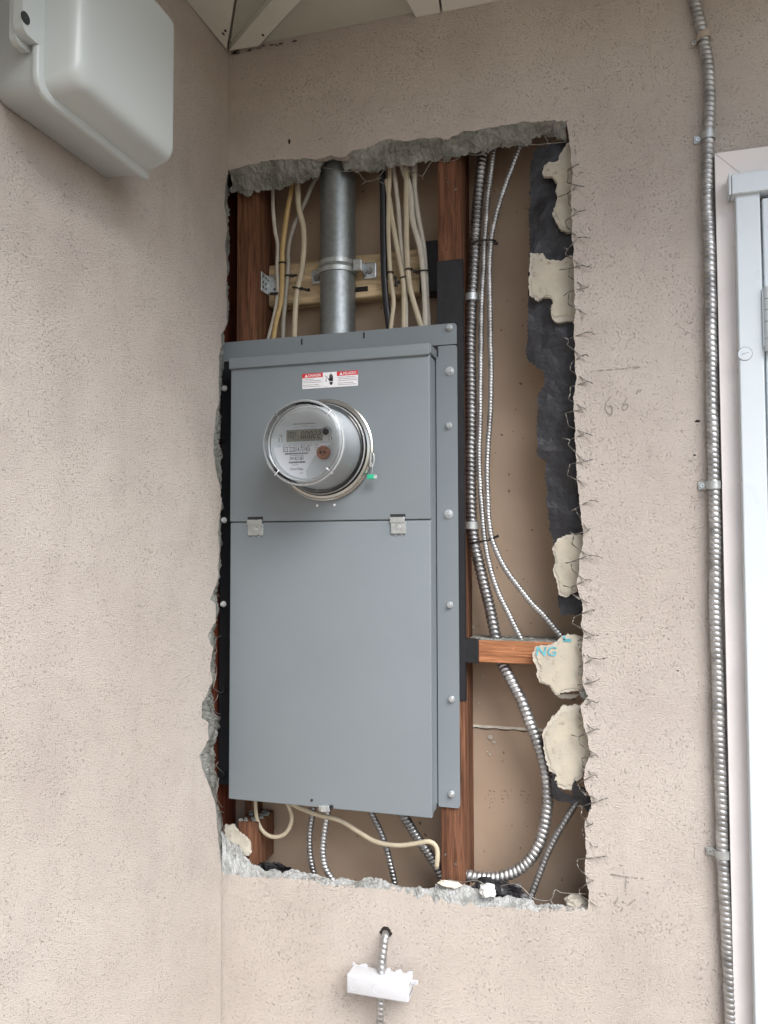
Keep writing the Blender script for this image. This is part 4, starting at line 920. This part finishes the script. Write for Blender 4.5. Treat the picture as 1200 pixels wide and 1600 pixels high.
smooth_angle(obj('inner_case', bm, simple('inner_case', (.66, .69, .71), .22, var=0), meter), 40)
HF = .103; yf = YF-HF
bm = bmesh.new(); lathe(bm, AX, [(.0005, HF-.002), (.0648, HF-.002), (.0648, HF), (.0005, HF)], 80); face = smooth_angle(obj('face_plate', bm, FACE, meter), 30)
bm = bmesh.new(); lathe(bm, AX, [(.0885, .014), (.0888, .022), (.0850, .026), (.0835, .032), (.0800, .105), (.0785, .114), (.0760, .1185), (.0715, .1195), (.0690, .1165), (.0672, .1150), (.0005, .1155)], 96)
smooth_angle(obj('clear_cover', bm, GLASS, meter), 50)
bm = bmesh.new(); lathe(bm, AX, [(.0862, .021), (.0878, .024), (.0862, .027), (.0850, .024)], 96, closed=True); smooth_angle(obj('cover_foot', bm, RIMG, meter), 60)
bm = bmesh.new(); lathe(bm, AX, [(.0742, .1170), (.0768, .1184), (.0786, .1150), (.0770, .1125), (.0745, .1140)], 96, closed=True)
lathe(bm, AX, [(.0668, .1135), (.0684, .1160), (.0696, .1150), (.0690, .1125)], 96, closed=True)
smooth_angle(obj('cover_rim', bm, RIMG, meter), 60)
def rib(ang, r0, r1, h, mat, name='cover_rib', hh=.0, wd=.0011):
    bm = bmesh.new(); a_ = R_(ang); d = Vector((math.cos(a_), 0, math.sin(a_)))
    a = AX+d*r0-Vector((0, h, 0)); b_ = AX+d*r1-Vector((0, h+hh, 0)); sweep(bm, [a, a.lerp(b_, .5), b_], wd, 6); obj(name, bm, mat, meter, smooth=True)
rib(134, .066, .077, .1195, INKG); rib(45, .066, .078, .1195, LABEL); rib(-46, .066, .080, .1195, LABEL, hh=-.006, wd=.0014); rib(-133, .066, .080, .1195, LABEL, wd=.0008)
rib(-38, .080, .086, .030, INK, wd=.0009)
# lcd
lx0 = P(448.2, 681, yf).x; lx1 = P(503.5, 680, yf).x; lz1 = (P(448, 673, yf).z+P(504, 670, yf).z)/2; lz0 = (P(448, 690, yf).z+P(503, 687.5, yf).z)/2
bm = bmesh.new(); bx(bm, (lx0-.0006, yf-.0006, lz0-.0006), (lx1+.0006, yf+.001, lz1+.0006)); lf = obj('lcd_frame', bm, INKG, face)
bm = bmesh.new(); bx(bm, (lx0+.0003, yf-.0009, lz0+.0002), (lx1, yf, lz1-.0008)); lcd = obj('lcd_screen', bm, LCD, face)
SEG = {'0': 'abcdef', '1': 'bc', '2': 'abged'}
def seven(bm, ch, x, z, w_, h_, t, y, lean=.08):
    q = {'a': ((0, h_), (w_, h_)), 'd': ((0, 0), (w_, 0)), 'g': ((0, h_/2), (w_, h_/2)), 'f': ((0, h_/2), (0, h_)), 'b': ((w_, h_/2), (w_, h_)), 'e': ((0, 0), (0, h_/2)), 'c': ((w_, 0), (w_, h_/2))}
    for s in SEG[ch]:
        (x0, z0), (x1, z1) = q[s]; a = Vector((x+x0+z0*lean, y, z+z0)); b_ = Vector((x+x1+z1*lean, y, z+z1)); e = (b_-a).normalized()*t*.35
        stroke(bm, [a+e, b_-e], t)
bm = bmesh.new(); LW = lx1-lx0; LH = lz1-lz0; yy = yf-.0012
for i, ch in enumerate('00022'): seven(bm, ch, lx0+LW*(.415+.115*i), lz0+LH*.22, LW*.068, LH*.60, .0016, yy)
for i, ch in enumerate('00'): seven(bm, ch, lx0+LW*(.055+.085*i), lz0+LH*.36, LW*.052, LH*.46, .0011, yy)
seven(bm, '1', lx0+LW*.215, lz0+LH*.45, LW*.03, LH*.36, .0011, yy)
bx(bm, (lx0+LW*.175, yy, lz0+LH*.24), (lx0+LW*.20, yy+.0001, lz0+LH*.32))
obj('lcd_digits', bm, INK, lcd)
# icons beside the lcd
bm = bmesh.new()
for pts in (([(436, 691), (436, 684)], [(440.5, 691), (440.5, 682), (438.5, 680), (436.5, 681)])): stroke(bm, pp(pts, yf-.0004), .0011)
for pts in (([(514, 688), (514, 684)], [(518, 687), (518, 682)])): stroke(bm, pp(pts, yf-.0004), .0011)
obj('printed_arrow', bm, INK, face)
# optical port
bm = bmesh.new(); c = P(510.2, 675, yf); lathe(bm, c, [(.0098, 0), (.0095, .003), (.0068, .0042), (.0064, .002), (.0005, .002)], 40); smooth_angle(obj('optical_port', bm, ZINC, face), 40)
bm = bmesh.new(); cyl(bm, c-Vector((0, .0015, 0)), c-Vector((0, .0044, 0)), .0055, seg=28); obj('port_lens', bm, INK, face)
# white label
bm = bmesh.new(); rr = .0632; pts = []
ztop = P(428, 696, yf).z-AX.z; a0 = math.asin(ztop/rr)
for i in range(40):
    a_ = math.pi-a0 + (R_(272)-(math.pi-a0))*i/39
    pts.append(AX+Vector((rr*math.cos(a_), -HF-.0003, rr*math.sin(a_))))
for q in ((478, 736), (483, 725), (491, 713), (502, 702), (518, 692)): pts.append(P(q[0], q[1], yf-.0003))
bm.faces.new([bm.verts.new(p) for p in pts]); bmesh.ops.triangulate(bm, faces=bm.faces); ml = obj('white_label', bm, LABEL, face)
yt = yf-.0007
def tpx(s, x0, x1, ytop, ybot, mat, par, bold=0.0, name='lettering', **k):
    a = P(x0, ybot, yt); b_ = P(x1, ytop, yt); text(s, b_.x-a.x, (a.x+b_.x)/2, yt, (P((x0+x1)/2, ybot, yt)).z, mat, par, name, h=P((x0+x1)/2, ytop, yt).z-P((x0+x1)/2, ybot, yt).z, bold=bold, **k)
tpx('SCE 222014-731455', 442, 484.5, 698, 705.8, INK, ml, .0)
tpx('CL200 240V 3W TYPE C2SOD 30TA 1.0Kh', 429, 498, 694.7, 697.7, INKG, ml)
tpx('394 822 881', 452.5, 474, 713.4, 719, INK, ml, .0)
tpx('OpenWay', 453, 473.5, 730.5, 735.5, INKG, ml)
bm = bmesh.new()
for (x0, x1, y0, y1) in ((445.5, 481.5, 706.8, 710.5), (451.5, 476, 720.6, 724)):
    a = P(x0, y1, yt); b_ = P(x1, y0, yt); x = a.x
    while x < b_.x: l_ = random.uniform(.0004, .0014); bx(bm, (x, yt, a.z), (x+l_, yt+.0001, b_.z)); x += l_+random.uniform(.0003, .0007)
obj('barcode', bm, INK, ml)
bm = bmesh.new()
for (x0, x1, y_) in ((454, 474, 712), (457, 466, 726.8), (467, 473, 734.5), (468, 473, 739.5), (492, 497, 700), (493, 497, 703)):
    x = P(x0, y_, yt).x; xe = P(x1, y_, yt).x; z_ = P((x0+x1)/2, y_, yt).z
    while x < xe: l_ = random.uniform(.0008, .003); bx(bm, (x, yt, z_), (x+l_, yt+.0001, z_+.0009)); x += l_+.0005
obj('fine_print', bm, INKG, ml)
bm = bmesh.new()
for (x0, x1, y_, hh) in ((457.5, 493, 662.6, .0019), (459, 465, 668.6, .0008), (486, 492, 667, .0008), (470, 480, 665.6, .0006)):
    x = P(x0, y_, yt).x; xe = P(x1, y_, yt).x; z_ = P((x0+x1)/2, y_, yt).z
    while x < xe: l_ = random.uniform(.0006, .0022); bx(bm, (x, yt, z_), (x+l_, yt+.0001, z_+hh*random.uniform(.7, 1))); x += l_+.0005
obj('fine_print', bm, INKG, face)
# orange plug
bm = bmesh.new(); c = P(505, 707, yf-.006); lathe(bm, c, [(.0118, -.006), (.0124, -.001), (.0121, .002), (.0110, .003), (.0005, .003)], 40); pg = smooth_angle(obj('orange_plug', bm, ORANGE, face), 40)
bm = bmesh.new()
for (dx, dz, r_) in ((-.0036, 0, .0030), (.0036, .0002, .0030), (0, -.0056, .0011), (.006, .0068, .0014), (-.0045, .0062, .0009)):
    q = c+Vector((dx, -.0031, dz)); cyl(bm, q+Vector((0, .0005, 0)), q-Vector((0, .0002, 0)), r_, seg=14)
obj('plug_hole', bm, simple('plug_hole', (.08, .035, .02), .6, bdist=0), pg)
# seal
seal = thing('meter_seal', P(581, 748, YF-.014), 'green plastic wire seal hanging from the meter ring', 'seal')
bm = bmesh.new(); yk = YF-.014
lk = pp([(579, 708), (583, 709), (584, 719), (582, 728), (578, 728), (579, 718)], yk); sweep(bm, spline(lk+[lk[0]], .002), .0014, 6, caps=False, flat=(1.4, .7)); obj('hasp_link', bm, ZINC, seal, smooth=True)
bm = bmesh.new(); sweep(bm, spline(pp([(580, 722), (582, 731), (580.5, 742)], yk-.002), .003), .0006, 6); obj('seal_wire', bm, ZINC, seal)
bm = bmesh.new(); a = P(575, 749, yk-.001); b_ = P(584, 741, yk-.009); bx(bm, a, b_, .0012, 2); obj('tag', bm, GREEN, seal)
bm = bmesh.new(); a = P(583.5, 748.5, yk-.002); b_ = P(588, 741.5, yk-.008); bx(bm, a, b_, .0014, 2); obj('tag_cap', bm, RIMG, seal)

# ================================================================== WHITE BOX ON THE SIDE WALL
def loft(bm, lv, y0, y1, z0, z1, cap0=True, cap1=True, far=1.0):
    """lv: (x, inset, corner radius); far scales inset and radius on the +y and +z sides"""
    rings = []
    for (x, ins, r) in lv:
        f = ins*far if ins > 0 else ins
        rings.append([bm.verts.new((x, p.x, p.z)) for p in rrect2(y0+ins, y1-f, z0+ins, z1-f, r, far)])
    for A, B in zip(rings, rings[1:]):
        n_ = len(A)
        for k in range(n_): bm.faces.new((A[k], A[(k+1) % n_], B[(k+1) % n_], B[k]))
    if cap0: bm.faces.new(rings[0][::-1])
    if cap1: bm.faces.new(rings[-1])
def rrect2(a, b_, c, d, r, far): return rrect(a, b_, c, d, r, 0, (1, .25+.5*far, .25+.5*far, 1))
bxm = thing('wall_box', (0, -.52, 2.08), 'pale grey plastic enclosure box screwed to the side wall, upper left', 'plastic box')
Y0, Y1, Z0, Z1 = -.640, -.396, 2.080, 2.322
bm = bmesh.new(); loft(bm, [(.0005, .006, .016), (.004, .003, .019), (.064, .0, .022)], Y0, Y1, Z0, Z1); smooth_angle(obj('base', bm, BOXP, bxm), 50)
bm = bmesh.new(); loft(bm, [(.0645, -.001, .024), (.066, -.004, .027), (.0715, -.004, .027), (.0735, -.002, .026), (.0740, .002, .022), (.0745, .006, .020), (.080, .0075, .020),
                            (.104, .013, .022), (.111, .0155, .023), (.1165, .020, .024), (.1195, .026, .024), (.1208, .034, .022), (.1212, .05, .02), (.1212, .08, .01)], Y0, Y1, Z0, Z1, far=.28)
smooth_angle(obj('lid', bm, BOXP, bxm), 50)
bm = bmesh.new()
def ytab(x0, x1, ya, yb, za, zb, r):
    rings = [[bm.verts.new((x, p.x, p.z)) for p in rrect(ya, yb, za, zb, r, 0)] for x in (x0, x1)]
    n_ = len(rings[0])
    for k in range(n_): bm.faces.new((rings[0][k], rings[0][(k+1) % n_], rings[1][(k+1) % n_], rings[1][k]))
    bm.faces.new(rings[0][::-1]); bm.faces.new(rings[1])
ytab(.060, .074, -.672, -.636, 2.138, 2.232, .012); ytab(.050, .0595, -.667, -.636, 2.130, 2.236, .010)
lt_ = smooth_angle(obj('latch', bm, BOXP, bxm), 50)
bm = bmesh.new(); q = PX(40, 28, .0745); q2 = Vector((.0738, q.y, q.z)); cyl(bm, q2, q2+Vector((.001, 0, 0)), .0075, seg=20); obj('latch_hole', bm, GREYD, lt_)

# ================================================================== WHITE PLASTIC BOX AT THE BOTTOM
by = -.052
x0 = P(541, 1540, by).x; x1 = P(638, 1552, by).x; z1 = (P(541, 1523, by).z+P(638.5, 1537, by).z)/2; z0 = (P(541, 1553, by).z+P(637, 1568, by).z)/2
wb = thing('plastic_cover', ((x0+x1)/2, -.02, z0), 'white plastic cable box with a toothed top edge, below the opening', 'plastic cover')
bm = bmesh.new(); bx(bm, (x0, by, z0), (x1, -.016, z1), .0035, 3); smooth_angle(obj('shell', bm, WHITEP, wb), 40)
bm = bmesh.new(); zt0 = z1-.0025; zz = [(0, .010), (.05, .004), (.10, .003), (.15, .009), (.19, .010), (.24, .009), (.26, .002), (.44, .001), (.55, .001), (.58, .008), (.62, .009), (.64, .002), (.70, .001), (.74, .007), (.80, .009), (.84, .002), (.89, .002), (.93, .008), (1, .010)]
Wd = x1-x0
poly = [Vector((x0+.001, 0, zt0-.006)), ] + [Vector((x0+.001+(Wd-.002)*t, 0, zt0+h_*.72)) for t, h_ in zz] + [Vector((x1-.001, 0, zt0-.006))]
slab(bm, [poly], 'y', -.0175, -.0155)
obj('toothed_lip', bm, WHITEP, wb)
bm = bmesh.new()
bx(bm, (x1-.0005, -.030, z0+.022), (x1+.007, -.022, z0+.028), .001, 1); q = Vector((x1+.008, -.026, z0+.026)); cyl(bm, q, q+Vector((0, -.004, 0)), .004, seg=14)
obj('side_tab', bm, WHITEP, wb)
bm = bmesh.new(); bx(bm, (x1-.0004, -.046, z0+.010), (x1+.0004, -.022, z0+.013)); bx(bm, (x1-.0004, -.046, z0+.028), (x1+.0004, -.036, z0+.030)); obj('side_slit', bm, INKG, wb)
bm = bmesh.new(); c = Vector(((x0+x1)/2, by, (z0+z1)/2))
for r_, cx in ((.008, 0), (.009, -.042)): lathe(bm, c+Vector((cx, -.0001, 0)), [(r_, 0), (r_+.0003, .0004), (r_+.0006, 0)], 32)
obj('moulded_ring', bm, WHITEP, wb)
hp = P(603, 1457, -.001)
bm = bmesh.new(); rock(bm, hp, .0105, 5, (1, .12, 1.0)); obj('drilled_hole', bm, GAP, back_wall)
flex('flex_conduit', [(604, 1448, .03), (603, 1455, .008), (601.5, 1466, -.012), (600, 1480, -.018), (597.5, 1498, -.024), (596, 1520, -.030), (595, 1560, -.034), (595, 1580, -.034), (594, 1610, -.030), (593, 1720, -.016), (592, 1900, -.012), (592, 2200, -.011), (592, 2500, -.011)], 0, .0072, .0088, .2, STEEL, 'flexible conduit from a drilled hole down through the white plastic box', seg=18)

# ================================================================== DOOR TRIM, SECURITY GATE, DOOR
tx0 = P(1115.5, 245, -.018).x; tx0b = P(1149, 1600, -.018).x; tx0 = (tx0+tx0b)/2; tx1 = DX0+.004
tz = P(1116, 240, -.018).z; tz0 = tz-(tx1-tx0)-.002
tr = thing('door_trim', (tx0, 0, 0), 'pinkish beige painted wood trim framing the doorway at the right', 'door trim')
bm = bmesh.new(); slab(bm, [[Vector(p) for p in ((tx0, 0, .0), (tx1, 0, 0), (tx1, 0, tz0), (tx0, 0, tz))]], 'y', -.018, 0); obj('side_casing', bm, TRIM, tr)
bm = bmesh.new(); slab(bm, [[Vector(p) for p in ((tx0+.0008, 0, tz), (tx1+.0008, 0, tz0), (DX1-.004, 0, tz0), (DX1+.05, 0, tz))]], 'y', -.0185, 0); obj('head_casing', bm, TRIM, tr)
bm = bmesh.new(); slab(bm, [[Vector(p) for p in ((DX1-.004, 0, 0), (DX1+.05, 0, 0), (DX1+.05, 0, tz), (DX1-.004, 0, tz0))]], 'y', -.018, 0); obj('side_casing', bm, TRIM, tr)
bm = bmesh.new(); bx(bm, (tx1-.0005, -.006, 0), (tx1+.01, .05, tz0)); bx(bm, (tx1, .0, tz0-.03), (DX1, .05, tz0+.0)); obj('jamb', bm, TRIM, tr)
yg = -.043; gx0 = (P(1152, 320, yg).x+P(1177.5, 1600, yg).x)/2; gx1 = gx0+.037
gzt = P(1146, 271, yg-.008).z; gzb = P(1146, 303, yg-.008).z
gate = thing('security_gate', (gx0, yg, .02), 'white painted steel security gate and its frame at the right edge', 'gate')
bm = bmesh.new(); bx(bm, (gx0, yg, .02), (gx1, -.0188, gzb+.003), .002, 2); obj('frame_post', bm, WHITEM, gate)
bm = bmesh.new(); bx(bm, (DX1-.02, yg, .02), (DX1+.017, -.0188, gzb+.003), .002, 2); obj('frame_post', bm, WHITEM, gate)
bm = bmesh.new(); bx(bm, (P(1143, 285, yg-.008).x, yg-.008, gzb), (DX1+.035, -.0188, gzt), .002, 2); rl = obj('top_rail', bm, WHITEM, gate)
bm = bmesh.new(); q = P(1138.5, 285, yg-.008).x; bx(bm, (q, yg-.009, gzb-.001), (q+.0035, -.0185, gzt+.001), .001, 2); obj('end_cap', bm, WHITEM, rl)
bm = bmesh.new(); bx(bm, (gx1+.004, yg+.004, .03), (gx1+.036, -.022, gzb-.008), .002, 2); bx(bm, (gx1+.036, yg+.004, gzb-.04), (DX1-.03, -.022, gzb-.008), .002, 2); bx(bm, (gx1+.036, yg+.004, .03), (DX1-.03, -.022, .07), .002, 2)
bx(bm, (DX1-.055, yg+.004, .03), (DX1-.024, -.022, gzb-.008), .002, 2); lf2 = obj('leaf_frame', bm, WHITEM, gate)
for i in range(7):
    bm = bmesh.new(); x = gx1+.036+.1*(i+1); bx(bm, (x, yg+.01, .07), (x+.012, -.03, gzb-.04), .001, 1); obj('bar', bm, WHITEM, gate)
hz0 = P(1190, 550, yg).z; hz1 = P(1190, 450, yg).z; hx = gx1+.0095
bm = bmesh.new(); n_ = 5; zz = [0, .20, .37, .55, .81, 1.0]
for a_, b2 in zip(zz, zz[1:]): cyl(bm, (hx, yg-.004, hz1-(hz1-hz0)*a_-.0006), (hx, yg-.004, hz1-(hz1-hz0)*b2+.0006), .0085, seg=20)
bx(bm, (gx1-.001, yg-.004, hz0+.008), (hx, yg-.001, hz1-.006)); bx(bm, (hx, yg-.006, hz0+.008), (hx+.03, yg+.004, hz1-.006)); smooth_angle(obj('hinge', bm, WHITEM, gate), 40)
bm = bmesh.new(); c = P(1164, 553, yg); lathe(bm, c, [(.0108, -.0004), (.0108, .0006), (.0104, .0010), (.0005, .0014)], 32); sc = smooth_angle(obj('screw_cap', bm, WHITEM, gate), 40)
bm = bmesh.new(); lathe(bm, c, [(.0108, 0), (.0108, .0004), (.0116, .0004), (.0116, 0)], 32); stroke(bm, [c+Vector((-.005, -.0016, -.001)), c+Vector((0, -.0016, .001)), c+Vector((.006, -.0016, .002))], .0008); obj('cap_outline', bm, INKG, sc)
door = thing('house_door', (DX0, .03, .02), 'door with a dim glass pane behind the white security gate', 'door')
bm = bmesh.new(); slab(bm, [[Vector(p) for p in ((tx1+.011, 0, .03), (DX1-.002, 0, .03), (DX1-.002, 0, tz0-.031), (tx1+.011, 0, tz0-.031))], [Vector(p) for p in ((DX0+.045, 0, .2), (DX1-.08, 0, .2), (DX1-.08, 0, tz0-.075), (DX0+.045, 0, tz0-.075))]], 'y', .02, .05); obj('door_frame', bm, WHITEM, door)
bm = bmesh.new(); bx(bm, (DX0+.04, .034, .19), (DX1-.07, .040, tz0-.06)); obj('pane', bm, DGLASS, door)
bm = bmesh.new(); bx(bm, (DX0-.01, .06, 0), (DX1+.01, .062, DZ+.02)); obj('curtain', bm, JOINT, door)
